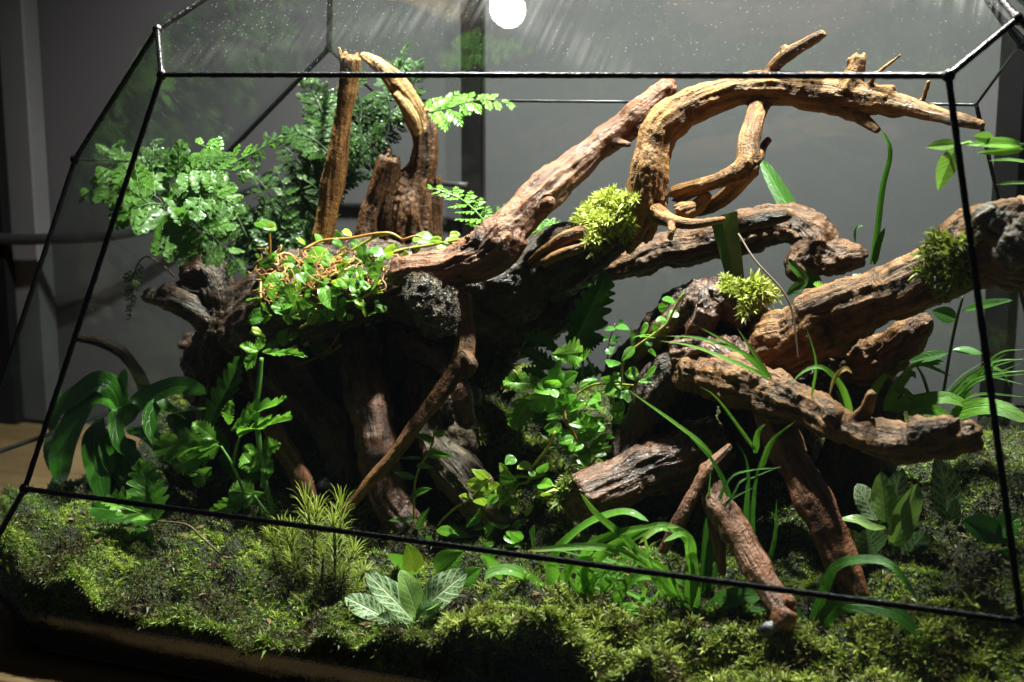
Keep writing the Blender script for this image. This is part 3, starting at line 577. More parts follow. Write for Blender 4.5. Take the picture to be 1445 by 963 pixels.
def leaf_grid(kind, nt, nw, bend=.15, fold=.12, quilt=0.0, shear=0.0, wave=.0, sd=0.0):
    t = np.linspace(0, 1, nt+1); w = prof(kind, t); w = np.maximum(w, .004); s = np.linspace(-1, 1, 2*nw+1)
    X = w[:, None]*s[None, :]; Y = t[:, None]+shear*np.abs(X); Z = -bend*t[:, None]**2+fold*np.abs(X)-.35*fold*np.abs(X)**2/.5
    Z = Z+wave*np.sin(t[:, None]*9+sd)*np.abs(s)[None, :]*.5+wave*.6*np.cos(t[:, None]*6+sd*2)*X
    if quilt: Z = Z+quilt*np.abs(np.sin(np.pi*(t[:, None]*5-np.abs(s)[None, :]*1.2)))*np.sin(np.pi*np.abs(s)[None, :])
    V = np.stack([X, Y, Z], -1).reshape(-1, 3); L = np.stack([np.broadcast_to(s[None, :], X.shape), np.broadcast_to(t[:, None], X.shape), 0*X], -1).reshape(-1, 3)
    m = 2*nw+1; i = np.arange((nt+1)*m).reshape(nt+1, m); F = np.stack([i[:-1, :-1], i[:-1, 1:], i[1:, 1:], i[1:, :-1]], -1).reshape(-1, 4)
    return V, F, L
LEAVES = {}
def leaf_mesh(kind, mat, var=0, nt=12, nw=3, **kw):
    key = (kind, mat, var)
    if key not in LEAVES:
        V, F, L = leaf_grid(kind, nt, nw, sd=var*2.1, **kw); me = fast_mesh('leaf', V, F, mat); vattr(me, 'lf', L); LEAVES[key] = me
    return LEAVES[key]
def aim(base, tip, nrm, wid=1.0):                          # matrix: leaf's length from base to tip, its face towards nrm
    y = np.asarray(tip, float)-base; L = np.linalg.norm(y); y = y/L; z = nrm-y*(nrm@y); k = np.linalg.norm(z)
    z = z/k if k > 1e-4 else np.cross(y, [1, 0, 0]); x = np.cross(y, z)
    return Matrix(((x[0]*L*wid, y[0]*L, z[0]*L, base[0]), (x[1]*L*wid, y[1]*L, z[1]*L, base[1]), (x[2]*L*wid, y[2]*L, z[2]*L, base[2]), (0, 0, 0, 1)))
CAMN = np.array([0, -.75, .66])
def rn(s=.35): return CAMN+RNG.normal(size=3)*s
def Z(x0, y0, s): return lambda x, y: (x0+x/s, y0+y/s)
def ribbon(name, pts, wpx, kind, mat, parent, nrm=None, nw=2, fold=.25, step=.004, twist=0.0, hang=True):
    """leaf blade swept along a path of (px, py, v)"""
    P = catmull(np.array([at(*q) for q in pts]), step); n = len(P); T = np.gradient(P, axis=0); T /= np.linalg.norm(T, axis=1)[:, None]
    s = np.concatenate([[0], np.cumsum(np.linalg.norm(np.diff(P, axis=0), axis=1))]); t = s/s[-1]
    W_ = prof(kind, t)*psz(P[n//2], wpx); nr = nrm if nrm is not None else rn(.2)
    S = np.cross(T, nr); S /= np.linalg.norm(S, axis=1)[:, None]+1e-9
    for i in range(1, n):
        if S[i]@S[i-1] < 0: S[i] = -S[i]
    for _ in range(4): S[1:-1] = (S[:-2]+S[1:-1]+S[2:])/3
    S /= np.linalg.norm(S, axis=1)[:, None]+1e-9; Nn = np.cross(S, T)
    if twist: a = twist*t; S, Nn = S*np.cos(a)[:, None]+Nn*np.sin(a)[:, None], Nn*np.cos(a)[:, None]-S*np.sin(a)[:, None]
    c = np.linspace(-1, 1, 2*nw+1)
    V = (P[:, None]+S[:, None]*(W_[:, None]*c)[..., None]+Nn[:, None]*(fold*W_[:, None]*(np.abs(c)[None, :]-.3))[..., None]).reshape(-1, 3)
    m = 2*nw+1; i = np.arange(n*m).reshape(n, m); F = np.stack([i[:-1, :-1], i[:-1, 1:], i[1:, 1:], i[1:, :-1]], -1).reshape(-1, 4)
    me = fast_mesh(name, V, F, mat); vattr(me, 'lf', np.stack([np.tile(c, n), np.repeat(t, m), 0*np.tile(c, n)], 1)); return obj(name, me, parent)
def leaves(parent, zf, rows, v, kind='ovate', mat='leaf_vine', wid=.62, stick=True, lift=.004, tilt=.3, name='leaf', nv=3, **kw):
    """rows of (base x, base y, tip x, tip y[, width]) in zoomed picture units"""
    for r in rows:
        (bx, by), (tx, ty) = zf(*r[:2]), zf(*r[2:4]); lp = math.hypot(tx-bx, ty-by)
        w = (r[4]*lp/max(1e-6, math.hypot(r[2]-r[0], r[3]-r[1])))/lp if len(r) > 4 else wid
        p = onto((bx+tx)/2, (by+ty)/2, v, lift)[0] if stick else at(bx, by, v)
        vd = p@EV; a = at(bx, by, vd+RNG.uniform(-.004, .004)); b = at(tx, ty, vd-RNG.uniform(-.004, .012)); nn = rn(tilt)
        obj(name, leaf_mesh(kind, mat, RNG.integers(nv), bend=.12+.0*lp, **kw), parent, aim(a, b, nn, w))
def spots(parent, zf, rows, v, kind, mats, wid=.85, lift=.005, tilt=.45, **kw):
    """rows of (centre x, centre y, length) in zoomed picture units"""
    for r in rows:
        cx, cy = zf(r[0], r[1]); ln = 1.08*r[2]*(zf(1, 0)[0]-zf(0, 0)[0]); a = math.radians(r[3]) if len(r) > 3 else RNG.uniform(0, 6.28)
        dx, dy = math.cos(a)*ln/2, math.sin(a)*ln/2; p = onto(cx, cy, v, lift)[0]; vd = p@EV
        m = mats[int(RNG.integers(len(mats)))]
        if r[2] > 85: m = mats[0]
        obj('leaf', leaf_mesh(kind, m, RNG.integers(3), bend=.14, **kw), parent, aim(at(cx-dx, cy-dy, vd), at(cx+dx, cy+dy, vd-RNG.uniform(-.006, .006)), rn(tilt), wid*RNG.uniform(.85, 1.1)))
def stems(parent, zf, lines, v, r, mat, name='stem', stick=True, lift=.003, k=6):
    for ln in lines:
        P = []
        for (x, y) in ln:
            px, py = zf(x, y); P.append(onto(px, py, v, lift)[0] if stick else at(px, py, v))
        P = np.array(P); d = np.array([p@EV for p in P])
        if stick and len(d) > 2: d = np.convolve(np.pad(d, 1, 'edge'), [.25, .5, .25], 'valid'); P = np.array([at(*zf(x, y), q) for (x, y), q in zip(ln, d)])
        R = [psz(p, r) for p in P]; R[-1] *= .7
        tube(name, P, R, mat, parent, k, .003)
# ------------------------------------------------------------------ ferns
def pinna_mesh(mat, pairs=6, kind='tooth', wide=.55, var=0, top=.42):
    key = ('pinna', mat, pairs, kind, var)
    if key in LEAVES: return LEAVES[key]
    rs = np.random.default_rng(60+var); Vs = []; Fs = []; Ls = []; off = 0
    def add(base, d, L, w, z=0):
        nonlocal off
        V, F, A_ = leaf_grid(kind, 9, 2, bend=.18, fold=.15, wave=.08, sd=rs.uniform(0, 6)); d = d/np.linalg.norm(d); x = np.array([d[1], -d[0], 0])
        n_ = rs.normal(size=3)*.18; zz_ = np.array([n_[0], n_[1], 1.0])
        Q = base+V[:, :1]*x*L*w+V[:, 1:2]*d*L+V[:, 2:]*zz_*L; Vs.append(Q); Fs.append(F+off); Ls.append(A_); off += len(V)
    for i in range(pairs):
        t = (i+.6)/(pairs+.4); L = top*(1-t)**.75*(.75 if i == 0 else 1)+.10
        for s in (-1, 1):
            tt = t+s*.02; a = math.radians(rs.uniform(38, 56)); add(np.array([0, tt, -.10*tt*tt]), np.array([s*math.sin(a), math.cos(a), rs.uniform(-.2, .1)]), L*rs.uniform(.85, 1.1), wide)
    add(np.array([0, .88, -.08]), np.array([0, 1, -.1]), .22, wide)
    P = np.array([[0, y, -.10*y*y] for y in np.linspace(0, .98, 7)]); V, F = tube_geo(P, np.linspace(.012, .005, 7), 4)
    F4 = np.array([f if len(f) == 4 else (f[0], f[1], f[2], f[2]) for f in F if len(f) == 4]); Vs.append(V); Fs.append(F4+off); Ls.append(np.tile([0.0, .5, 0], (len(V), 1)))
    me = fast_mesh('leaflet', np.vstack(Vs), np.vstack(Fs), mat); vattr(me, 'lf', np.vstack(Ls)); LEAVES[key] = me; return me
def frond(parent, zf, line, v, mat, plen, n=7, start=.12, pairs=6, kind='tooth', wide=.55, nrm=None, stem='stem_dark', r=1.5, fwd=.75, droop=.10, taper=.8):
    pts = [(*zf(q[0], q[1]), v+(q[2] if len(q) > 2 else 0)) for q in line]
    P = catmull(np.array([at(*q) for q in pts]), .004); N_ = len(P); R = np.linspace(1, .4, N_)*psz(P[0], r)
    V, F = tube_geo(P, R, 6); fr = obj('frond', mesh('frond', V, F, stem), parent)
    T = np.gradient(P, axis=0); T /= np.linalg.norm(T, axis=1)[:, None]; nr = nrm if nrm is not None else rn(.3); Lp = psz(P[0], plen)*(zf(1, 0)[0]-zf(0, 0)[0])
    for i in range(n):
        t = start+(1-start)*(i+.2)/n; k = min(N_-1, int(t*(N_-1)))
        for s in (-1, 1):
            k2 = min(N_-1, k+(2 if s > 0 else 0)); S = np.cross(T[k2], nr); S /= np.linalg.norm(S)+1e-9
            d = S*s+T[k2]*fwd+np.array([0, 0, -droop])+RNG.normal(size=3)*.10; d /= np.linalg.norm(d)
            L = Lp*((1-(t-start)/(1-start))**taper*.9+.18)*RNG.uniform(.85, 1.12)
            obj('leaflet', pinna_mesh(mat, pairs, kind, wide, int(RNG.integers(3))), fr, aim(P[k2], P[k2]+d*L, nr+RNG.normal(size=3)*.25, 1.0))
    obj('leaflet', pinna_mesh(mat, pairs, kind, wide, 0), fr, aim(P[-2], P[-2]+T[-2]*Lp*.35, nr, 1.0))
    return fr
zA = Z(100, 190, 4.816)
f = thing('hare_foot_fern', at(235, 400, 1.0), 'pale green fern with broad glossy fronds spreading by the slanted end pane', 'fern')
UPN = np.array([.1, -.8, .62])
frond(f, zA, [(680, 800, .02), (660, 600, 0), (600, 440, 0), (470, 385, -.01), (330, 340, -.015), (190, 350, -.02), (90, 420, -.02)], 1.0, 'leaf_fern_light', 290, 7, .34, 4, 'fan', 1.25, UPN, fwd=.5)
frond(f, zA, [(640, 480, 0), (540, 470, -.01), (440, 510, -.02), (370, 600, -.025)], .995, 'leaf_fern_light', 240, 4, .1, 4, 'fan', 1.2, UPN)
frond(f, zA, [(670, 640, 0), (690, 500, -.01), (800, 570, -.02), (940, 680, -.03), (1060, 780, -.03), (1130, 870, -.03)], 1.0, 'leaf_fern_light', 330, 7, .22, 5, 'fan', 1.05, UPN, fwd=.6)
frond(f, zA, [(680, 480, 0), (760, 440, -.01), (880, 410, -.02), (1010, 430, -.025), (1130, 490, -.03)], .995, 'leaf_fern_light', 290, 6, .1, 5, 'fan', 1.05, UPN, fwd=.7)
frond(f, zA, [(560, 440, 0), (548, 330, 0), (552, 200, 0), (565, 60, .01)], 1.01, 'leaf_fern_dark', 210, 5, .2, 4, 'fan', .9, np.array([.2, -.9, .3]))
frond(f, zA, [(690, 440, 0), (730, 320, 0), (830, 250, -.01), (1000, 235, -.02), (1180, 265, -.02)], 1.01, 'leaf_fern_light', 260, 6, .15, 5, 'fan', 1.0, UPN)
frond(f, zA, [(600, 420, 0), (450, 320, .01), (330, 230, .01), (250, 130, .01), (330, 60, .01)], 1.015, 'leaf_fern_light', 240, 5, .1, 4, 'fan', 1.2, UPN)
frond(f, zA, [(980, 960, 0), (880, 900, 0), (780, 850, -.01), (670, 800, -.02)], 1.03, 'leaf_fern_dark', 150, 6, .05, 6, 'tooth', .5)
frond(f, zA, [(700, 960, 0), (610, 880, 0), (510, 830, -.01), (440, 910, -.01), (420, 1060, -.02), (400, 1250, -.02)], 1.01, 'leaf_fern_dark', 75, 9, .45, 4, 'tooth', .6, stem='stem_brown')
for ln in ([(1060, 210), (1000, 120), (860, 60)], [(1060, 210), (1190, 150), (1300, 90), (1430, 10)]):
    frond(f, zA, ln, 1.03, 'leaf_lobed', 120, 5, .1, 4, 'tooth', .6, stem='stem_green')
zB = Z(250, 100, 3.208); zC = Z(380, 60, 4.816)
f = thing('parsley_fern', at(420, 400, 1.14), 'dark green finely cut fern growing thick behind the pale stick', 'fern')
for ln, pl, dv in (([(430, 880), (460, 700), (490, 560), (450, 450)], 120, 0), ([(300, 860), (350, 700), (400, 600), (350, 500)], 120, .01), ([(480, 860), (540, 660), (600, 540), (670, 470)], 130, .02), ([(560, 900), (640, 700), (650, 560), (560, 480)], 120, -.01), ([(640, 620), (690, 380), (640, 200), (560, 60)], 150, .03), ([(600, 700), (640, 480), (600, 330), (540, 270)], 140, .02), ([(320, 760), (260, 640), (190, 560)], 90, 0),
                   ([(700, 600), (740, 420), (760, 250), (740, 80)], 150, .03), ([(500, 700), (420, 560), (330, 460), (220, 420)], 110, .02), ([(460, 900), (380, 820), (300, 800), (220, 830)], 120, .02), ([(620, 850), (560, 740), (470, 640), (420, 600)], 120, .01), ([(640, 560), (560, 420), (470, 330), (400, 300)], 110, .03)):
    frond(f, zB, ln, 1.12+dv, 'leaf_fern_dark', pl, 8, .1, 6, 'tooth', .42)
for ln, pl, dv, m in (([(640, 800), (610, 560), (615, 400), (560, 180)], 190, 0, 'leaf_fern_dark'), ([(540, 900), (640, 760), (760, 650), (920, 530)], 170, -.02, 'leaf_fern_dark'), ([(780, 640), (820, 480), (800, 360), (740, 260)], 150, .01, 'leaf_fern_dark'), ([(960, 520), (1080, 480), (1220, 450), (1340, 410), (1480, 390), (1640, 420)], 190, .02, 'leaf_lobed'), ([(900, 480), (960, 330), (1000, 220), (1020, 120)], 130, .03, 'leaf_fern_dark'),
                      ([(840, 330), (850, 190), (890, 110), (930, 20)], 110, .03, 'leaf_fern_dark'), ([(840, 230), (900, 160), (990, 130)], 90, .02, 'leaf_fern_dark'), ([(440, 700), (360, 480), (290, 330), (220, 240)], 190, .02, 'leaf_fern_dark'), ([(420, 760), (300, 660), (170, 620), (20, 690)], 160, .0, 'leaf_fern_dark'), ([(560, 860), (480, 700), (400, 600), (310, 560)], 170, .01, 'leaf_fern_dark'), ([(700, 800), (680, 620), (700, 480), (690, 380)], 150, .02, 'leaf_fern_dark')):
    frond(f, zC, ln, 1.13+dv, m, pl, 8, .1, 6, 'tooth', .45)
f = thing('small_fern', at(700, 335, 1.06), 'small bright fern sprouting behind the reddish branch', 'fern')
zD = Z(400, 0, 2.89)
frond(f, zD, [(860, 960), (800, 880), (720, 810), (600, 765)], 1.05, 'leaf_lobed', 110, 7, .1, 4, 'tooth', .5, stem='stem_green'); frond(f, zD, [(850, 960), (890, 880), (930, 830)], 1.07, 'leaf_lobed', 70, 4, .2, 4, 'tooth', .5, stem='stem_green')
frond(f, zD, [(980, 980), (1060, 930), (1140, 910)], 1.07, 'leaf_lobed', 80, 5, .1, 4, 'tooth', .5, stem='stem_green')
# ------------------------------------------------------------------ creeping fig on the dark root
z1 = Z(340, 310, 4.516)
f = thing('creeping_fig', at(480, 420, 1.0), 'creeping fig with quilted heart leaves and orange stems matted over the root', 'creeper')
figs = [(590, 105, 110, 0), (680, 85, 60), (495, 118, 70), (390, 140, 60), (480, 230, 130, -20), (570, 245, 80), (680, 255, 75), (775, 215, 95, 90), (740, 165, 80), (650, 195, 60), (870, 210, 90), (935, 205, 80), (1045, 228, 60), (1170, 118, 110, 10), (1240, 130, 70), (1275, 175, 55), (1355, 135, 95, 0), (1365, 95, 60), (1120, 190, 60), (270, 315, 125, 170), (205, 400, 140, 175), (355, 385, 100), (375, 330, 90), (370, 430, 60), (160, 265, 110, 180), (85, 500, 90, 180), (190, 475, 80), (275, 485, 85), (335, 550, 110), (405, 575, 75), (90, 625, 115, 160), (100, 715, 70), (270, 755, 90, 90), (330, 740, 50), (205, 795, 80), (405, 785, 50), (395, 860, 75, 90), (500, 815, 140, 200), (495, 390, 60), (620, 410, 90), (660, 400, 80), (765, 345, 100, 80), (740, 420, 100), (845, 420, 80), (560, 505, 150, 60), (735, 470, 60), (510, 215, 60), (165, 35, 100, 20), (195, 48, 60), (790, 270, 50), (640, 310, 60), (620, 150, 70), (430, 470, 60), (230, 560, 60), (150, 560, 60), (300, 640, 70), (440, 640, 60), (1000, 190, 60), (700, 330, 55)]
figs += [(RNG.uniform(100, 900), RNG.uniform(230, 640), RNG.uniform(35, 75)) for _ in range(100)]
figs = [r for r in figs if r[1] < 640 or r[0] < 620]
spots(f, z1, figs, 1.0, 'heart', ['leaf_fig', 'leaf_fig', 'leaf_fig', 'leaf_vine_young'], .85, .012, .4, quilt=.05, wave=.05)
stems(f, z1, [[(130, 370), (200, 260), (280, 215), (340, 240), (400, 280), (450, 320)], [(400, 190), (520, 135), (690, 120), (860, 90), (960, 90), (1030, 130)], [(1030, 130), (1130, 105), (1200, 150)], [(330, 940), (500, 870), (590, 790), (660, 640)], [(130, 370), (125, 460), (135, 560)], [(690, 485), (780, 440), (900, 410)], [(180, 300), (185, 150), (175, 20)], [(540, 290), (640, 265), (760, 250), (900, 240)], [(300, 420), (420, 380), (520, 300)]], 1.0, 2.0, 'stem_orange', lift=.007)
stems(f, z1, [[(480, 380), (600, 345), (700, 305), (850, 255), (1000, 200), (1200, 165), (1440, 120)], [(350, 470), (480, 395), (680, 315)], [(380, 690), (500, 620), (600, 585)], [(350, 630), (490, 590)], [(770, 520), (900, 430)], [(520, 870), (660, 800)], [(560, 260), (700, 200), (860, 110), (960, 90)]], 1.0, 2.4, 'stem_yellow', lift=.007)
Vs = []; Fs = []; off = 0
for _ in range(280):
    x, y = RNG.uniform(130, 960), RNG.uniform(230, 560)
    if y > 640-.3*x: continue
    px, py = z1(x, y); p, n_ = onto(px, py, 1.0, .002); d = RNG.normal(size=3); P = [p]
    for k in range(5): d = d+RNG.normal(size=3)*.8; d -= n_*(d@n_)*.8; d /= np.linalg.norm(d); P.append(P[-1]+d*RNG.uniform(.002, .0048)+n_*RNG.uniform(-.001, .0014))
    V, F = tube_geo(catmull(np.array(P), .0016), np.full(len(catmull(np.array(P), .0016)), psz(p, RNG.uniform(.5, 1.1))), 4); Vs.append(V); Fs += [tuple(i+off for i in q) for q in F]; off += len(V)
o = obj('rootlets', mesh('rootlets', np.vstack(Vs), Fs, 'rootlet'), f); o['kind'] = 'stuff'
# ------------------------------------------------------------------ trailing vine in the middle
z2 = Z(540, 560, 4.516)
f = thing('trailing_vine', at(600, 790, .93), 'trailing vine with wet oval leaves climbing from the ground over the bark slab', 'vine')
leaves(f, z2, [(330, 290, 200, 225, 60), (330, 240, 405, 235, 45), (250, 395, 100, 385, 30), (280, 360, 425, 370, 40), (215, 440, 310, 445, 22), (205, 520, 75, 480, 45), (175, 640, 295, 575, 45), (200, 790, 35, 780, 40), (220, 850, 285, 710, 45), (225, 860, 160, 905, 40), (215, 900, 330, 910, 40), (340, 850, 575, 880, 95), (700, 860, 780, 940, 85), (660, 950, 700, 850, 55), (850, 920, 970, 920, 100), (1020, 890, 1100, 895, 40), (1120, 850, 1080, 860, 40), (830, 810, 885, 815, 40), (740, 800, 760, 830, 35), (560, 750, 610, 790, 75)], .945, stick=False, nt=10, quilt=.02)
leaves(f, z2, [(650, 530, 570, 455, 60), (640, 560, 520, 540, 70), (680, 520, 610, 460, 50), (640, 590, 650, 690, 110), (560, 640, 490, 630, 35), (770, 610, 675, 575, 70), (765, 660, 860, 680, 75), (720, 740, 610, 710, 60), (690, 650, 700, 700, 50), (790, 500, 745, 420, 55), (580, 810, 670, 800, 50), (810, 520, 930, 500, 40), (770, 560, 840, 555, 60), (920, 520, 1030, 490, 35), (945, 430, 860, 450, 50), (905, 760, 960, 690, 40)], .95, mat='leaf_vine_young', stick=False, nt=10, quilt=.02)
stems(f, z2, [[(205, 960), (200, 740), (205, 560), (240, 440), (300, 340), (330, 230), (350, 180)], [(350, 960), (350, 830), (450, 720), (560, 650), (650, 560), (690, 520)], [(720, 780), (755, 650), (760, 560), (770, 480)], [(830, 620), (860, 560), (930, 540), (940, 470), (1010, 380), (1070, 300), (1100, 220)]], .95, 2.0, 'stem_yellow', stick=False)
z3 = Z(680, 390, 4.516)
f = thing('creeping_vine', at(880, 600, .98), 'creeping vine with small round wet leaves running up the side of the dark stump', 'vine')
leaves(f, z2, [(1045, 330, 1100, 330, 35), (1000, 330, 1050, 290, 35), (1150, 110, 1020, 145, 45), (1145, 90, 1070, 110, 60), (1170, 130, 1275, 120, 30), (1230, 270, 1095, 240, 75), (1240, 280, 1350, 230, 95), (1310, 340, 1130, 315, 60), (1420, 200, 1290, 180, 90), (1370, 240, 1420, 300, 60), (1390, 60, 1310, 45, 60), (1330, 10, 1380, 20, 50), (1345, 450, 1445, 440, 45), (1250, 380, 1330, 390, 30), (1410, 330, 1450, 320, 45), (1110, 470, 1110, 430, 40), (1190, 490, 1120, 540, 65), (1060, 250, 1100, 210, 35)], .965, stick=False, nt=10, quilt=.02)
leaves(f, z3, [(1230, 160, 1150, 140, 75), (1180, 280, 1110, 280, 70), (1075, 375, 960, 378, 30), (1130, 320, 1070, 335, 45), (970, 450, 890, 540, 60), (1000, 620, 920, 620, 65), (1030, 650, 1115, 590, 60), (910, 640, 1100, 660, 38), (730, 660, 600, 700, 50), (740, 660, 620, 665, 40), (850, 660, 755, 655, 60), (880, 690, 780, 750, 80), (830, 630, 880, 615, 30), (750, 770, 690, 770, 45), (755, 830, 680, 800, 60), (940, 720, 930, 800, 70), (910, 850, 820, 860, 85), (940, 910, 810, 930, 50), (660, 960, 780, 930, 80), (650, 885, 550, 900, 30), (510, 880, 390, 905, 45), (510, 870, 430, 860, 50), (600, 740, 520, 810, 40), (670, 800, 550, 830, 40), (1330, 620, 1235, 610, 65), (1290, 110, 1240, 140, 40)], .975, stick=False, nt=10, quilt=.02)
zG = Z(900, 300, 2.651)
leaves(f, zG, [(330, 575, 252, 575, 60), (350, 610, 285, 655, 60), (70, 580, 20, 620, 35), (60, 630, 0, 630, 25)], .955, stick=False, nt=10, quilt=.02)
stems(f, z3, [[(880, 690), (1080, 705), (1290, 690), (1445, 650), (1560, 610)], [(510, 870), (600, 760), (720, 690), (880, 690)], [(1270, 130), (1230, 200), (1180, 300), (1080, 380), (960, 470), (900, 560), (890, 690)], [(550, 960), (520, 880)]], .975, 2.0, 'stem_yellow', stick=False)
stems(f, z2, [[(1320, 450), (1250, 340), (1230, 260), (1160, 130), (1150, 60)], [(1200, 560), (1250, 490), (1330, 430), (1420, 300)]], .965, 1.8, 'stem_orange', stick=False)
zP = Z(0, 0, 1.0)
def fill(f, n, x0, y0, x1, y1, v, mats, lo=16, hi=30, slope=0.0):
    for _ in range(n):
        t_ = RNG.uniform(0, 1); x, y = x0+(x1-x0)*t_+RNG.normal()*12, y0+(y1-y0)*t_+RNG.normal()*16; a = RNG.uniform(0, 6.28); L = RNG.uniform(lo, hi)
        leaves(f, zP, [(x, y, x+L*math.cos(a), y+.6*L*math.sin(a), L*RNG.uniform(.5, .75))], v+RNG.uniform(-.012, .008), 'ovate', mats[int(RNG.integers(len(mats)))], stick=False, nt=10, quilt=.02)
fill(f, 34, 770, 560, 870, 640, .97, ['leaf_vine']); fill(f, 14, 800, 600, 850, 680, .962, ['leaf_vine']); fill(f, 14, 860, 560, 950, 440, .985, ['leaf_vine', 'leaf_fig'], 12, 24)
g = next(o for o in KEEP if o.name == 'trailing_vine'); fill(g, 20, 660, 690, 760, 680, .95, ['leaf_vine_young', 'leaf_vine'], 16, 28); fill(g, 14, 680, 760, 760, 770, .935, ['leaf_vine'], 14, 26)
f = thing('hanging_sprig', at(860, 500, 1.1), 'tiny dark sprig of oval leaves against the grey wall under the limb', 'sprig')
leaves(f, z3, [(855, 320, 935, 330, 38), (850, 330, 780, 340, 30), (810, 400, 700, 390, 35), (815, 405, 880, 385, 25), (810, 425, 890, 420, 20), (800, 450, 835, 495, 60), (870, 300, 905, 290, 30)], 1.1, mat='leaf_grass_dark', stick=False, nt=10)
stems(f, z3, [[(780, 620), (800, 520), (810, 460), (815, 400), (850, 300)]], 1.1, 1.3, 'stem_brown', stick=False)
# ------------------------------------------------------------------ lobed ferns
def lobed(f, zf, rows, v, mat, kind='lobed', tilt=.2, **kw): leaves(f, zf, [(a, b, a+1.15*(c-a), b+1.15*(d-b), 1.22*w) for a, b, c, d, w in rows], v, kind, mat, .6, False, 0, tilt, 'frond', 3, nt=34, nw=4, fold=.22, shear=.35, wave=.10, **kw)
f = thing('lobed_fern', at(790, 610, 1.05), 'fern with scalloped fronds, one bright in the lamplight, in the gap between the roots', 'fern')
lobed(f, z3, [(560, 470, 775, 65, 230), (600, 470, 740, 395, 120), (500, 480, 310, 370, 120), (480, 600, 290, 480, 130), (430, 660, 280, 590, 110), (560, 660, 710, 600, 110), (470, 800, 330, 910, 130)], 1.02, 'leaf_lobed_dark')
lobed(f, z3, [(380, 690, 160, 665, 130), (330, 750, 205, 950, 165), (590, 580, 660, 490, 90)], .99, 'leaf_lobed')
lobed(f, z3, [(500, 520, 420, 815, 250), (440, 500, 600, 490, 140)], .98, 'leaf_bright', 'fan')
stems(f, z3, [[(730, 640), (690, 560), (640, 470)], [(640, 640), (640, 500), (600, 450)], [(600, 640), (570, 540), (520, 470)], [(440, 700), (460, 600), (500, 520)]], 1.01, 2.0, 'stem_green', stick=False)
z4 = Z(60, 500, 4.011); zH = Z(0, 630, 2.89)
f = thing('celery_fern', at(372, 730, .93), 'bright lobed fern with one tall green stalk beside the strap leaf plant', 'fern')
lobed(f, z4, [(1000, 520, 755, 630, 150), (1000, 500, 650, 520, 150), (980, 480, 870, 395, 100), (960, 640, 865, 735, 70), (1200, 790, 1075, 760, 150), (1255, 785, 965, 890, 95), (1240, 740, 1275, 675, 70), (1240, 545, 1312, 515, 60), (1230, 600, 1285, 650, 60), (1220, 560, 1150, 530, 60), (1130, 560, 1200, 640, 100)], .94, 'leaf_lobed')
lobed(f, z4, [(1110, 470, 1355, 345, 150), (1060, 430, 1315, 250, 90), (1050, 400, 1060, 285, 70), (1100, 420, 1190, 340, 80)], .93, 'leaf_lobed')
lobed(f, z4, [(940, 420, 1100, 60, 120), (960, 560, 880, 480, 90)], .955, 'leaf_lobed_dark')
lobed(f, z4, [(x, y, x+RNG.uniform(-190, 170), y-RNG.uniform(20, 170), RNG.uniform(80, 130)) for x, y in ((900, 560), (1010, 640), (1090, 720), (980, 720), (1160, 640), (880, 660), (1060, 560), (1150, 740))], .975, 'leaf_lobed_dark', tilt=.4)
lobed(f, z1, [(115, 840, 10, 800, 70), (115, 830, 135, 745, 60), (110, 850, 30, 940, 90), (140, 850, 365, 850, 55)], .935, 'leaf_lobed')
stems(f, z4, [[(1310, 920), (1260, 720), (1235, 560), (1212, 350), (1225, 180), (1240, 20)]], .935, 4.0, 'stem_green', stick=False); stems(f, z4, [[(1190, 900), (1080, 640), (1010, 520)], [(1200, 800), (1240, 860), (1290, 920)], [(1080, 640), (1100, 520), (1120, 470)]], .94, 2.2, 'stem_green', stick=False)
f = thing('scalloped_frond', at(220, 735, .84), 'pair of dull green scalloped fronds lying low over the moss by the bar', 'fern')
lobed(f, zH, [(640, 300, 395, 235, 150), (645, 300, 575, 95, 150), (600, 350, 340, 505, 170), (620, 340, 560, 470, 90)], .855, 'leaf_lobed_dark')
lobed(f, zH, [(640, 300, 440, 215, 100)], .85, 'leaf_lobed'); stems(f, zH, [[(900, 440), (820, 370), (760, 320), (640, 305)]], .86, 1.6, 'stem_brown', stick=False)
# ------------------------------------------------------------------ strap leaves and grasses
def blades(f, zf, rows, v, mat, kind='strap', name='leaf', fold=.25):
    sc = zf(1, 0)[0]-zf(0, 0)[0]
    for pts, w, *dv in rows:
        n = len(pts); d = dv[0] if dv else 0; ribbon(name, [(*zf(x, y), v-d*(i/(n-1))) for i, (x, y) in enumerate(pts)], w*sc, kind, mat, f, fold=fold)
f = thing('strap_leaf_plant', at(180, 690, .98), 'plant with wide dark glossy strap leaves arching beside the end pane', 'plant')
blades(f, z4, [([(440, 330), (370, 245), (270, 250), (170, 410), (110, 570), (105, 740)], 195, .05), ([(440, 330), (425, 300), (415, 400), (450, 520), (560, 590)], 90, .04), ([(450, 340), (400, 200), (310, 155), (210, 220), (80, 320), (40, 440)], 140, .03), ([(450, 360), (440, 240), (470, 80)], 85, .0), ([(460, 400), (540, 280), (680, 205), (800, 180), (930, 225)], 135, .02), ([(760, 320), (650, 285), (605, 380), (660, 540)], 90, .04), ([(330, 360), (290, 500), (320, 680), (355, 830)], 150, .06), ([(450, 480), (475, 640), (510, 790)], 165, .05), ([(720, 340), (790, 420), (860, 510)], 100, .03), ([(730, 340), (850, 312), (930, 310)], 42, .02), ([(90, 380), (30, 520), (55, 670)], 60, .03), ([(480, 420), (600, 460), (700, 560), (760, 640)], 110, .04), ([(420, 400), (360, 520), (390, 680)], 90, .04)], .98, 'leaf_strap', fold=.18)
z5 = Z(680, 660, 3.438)
f = thing('grass_clump', at(850, 865, .87), 'clump of broad bright green grass blades arching over the black bar', 'grass')
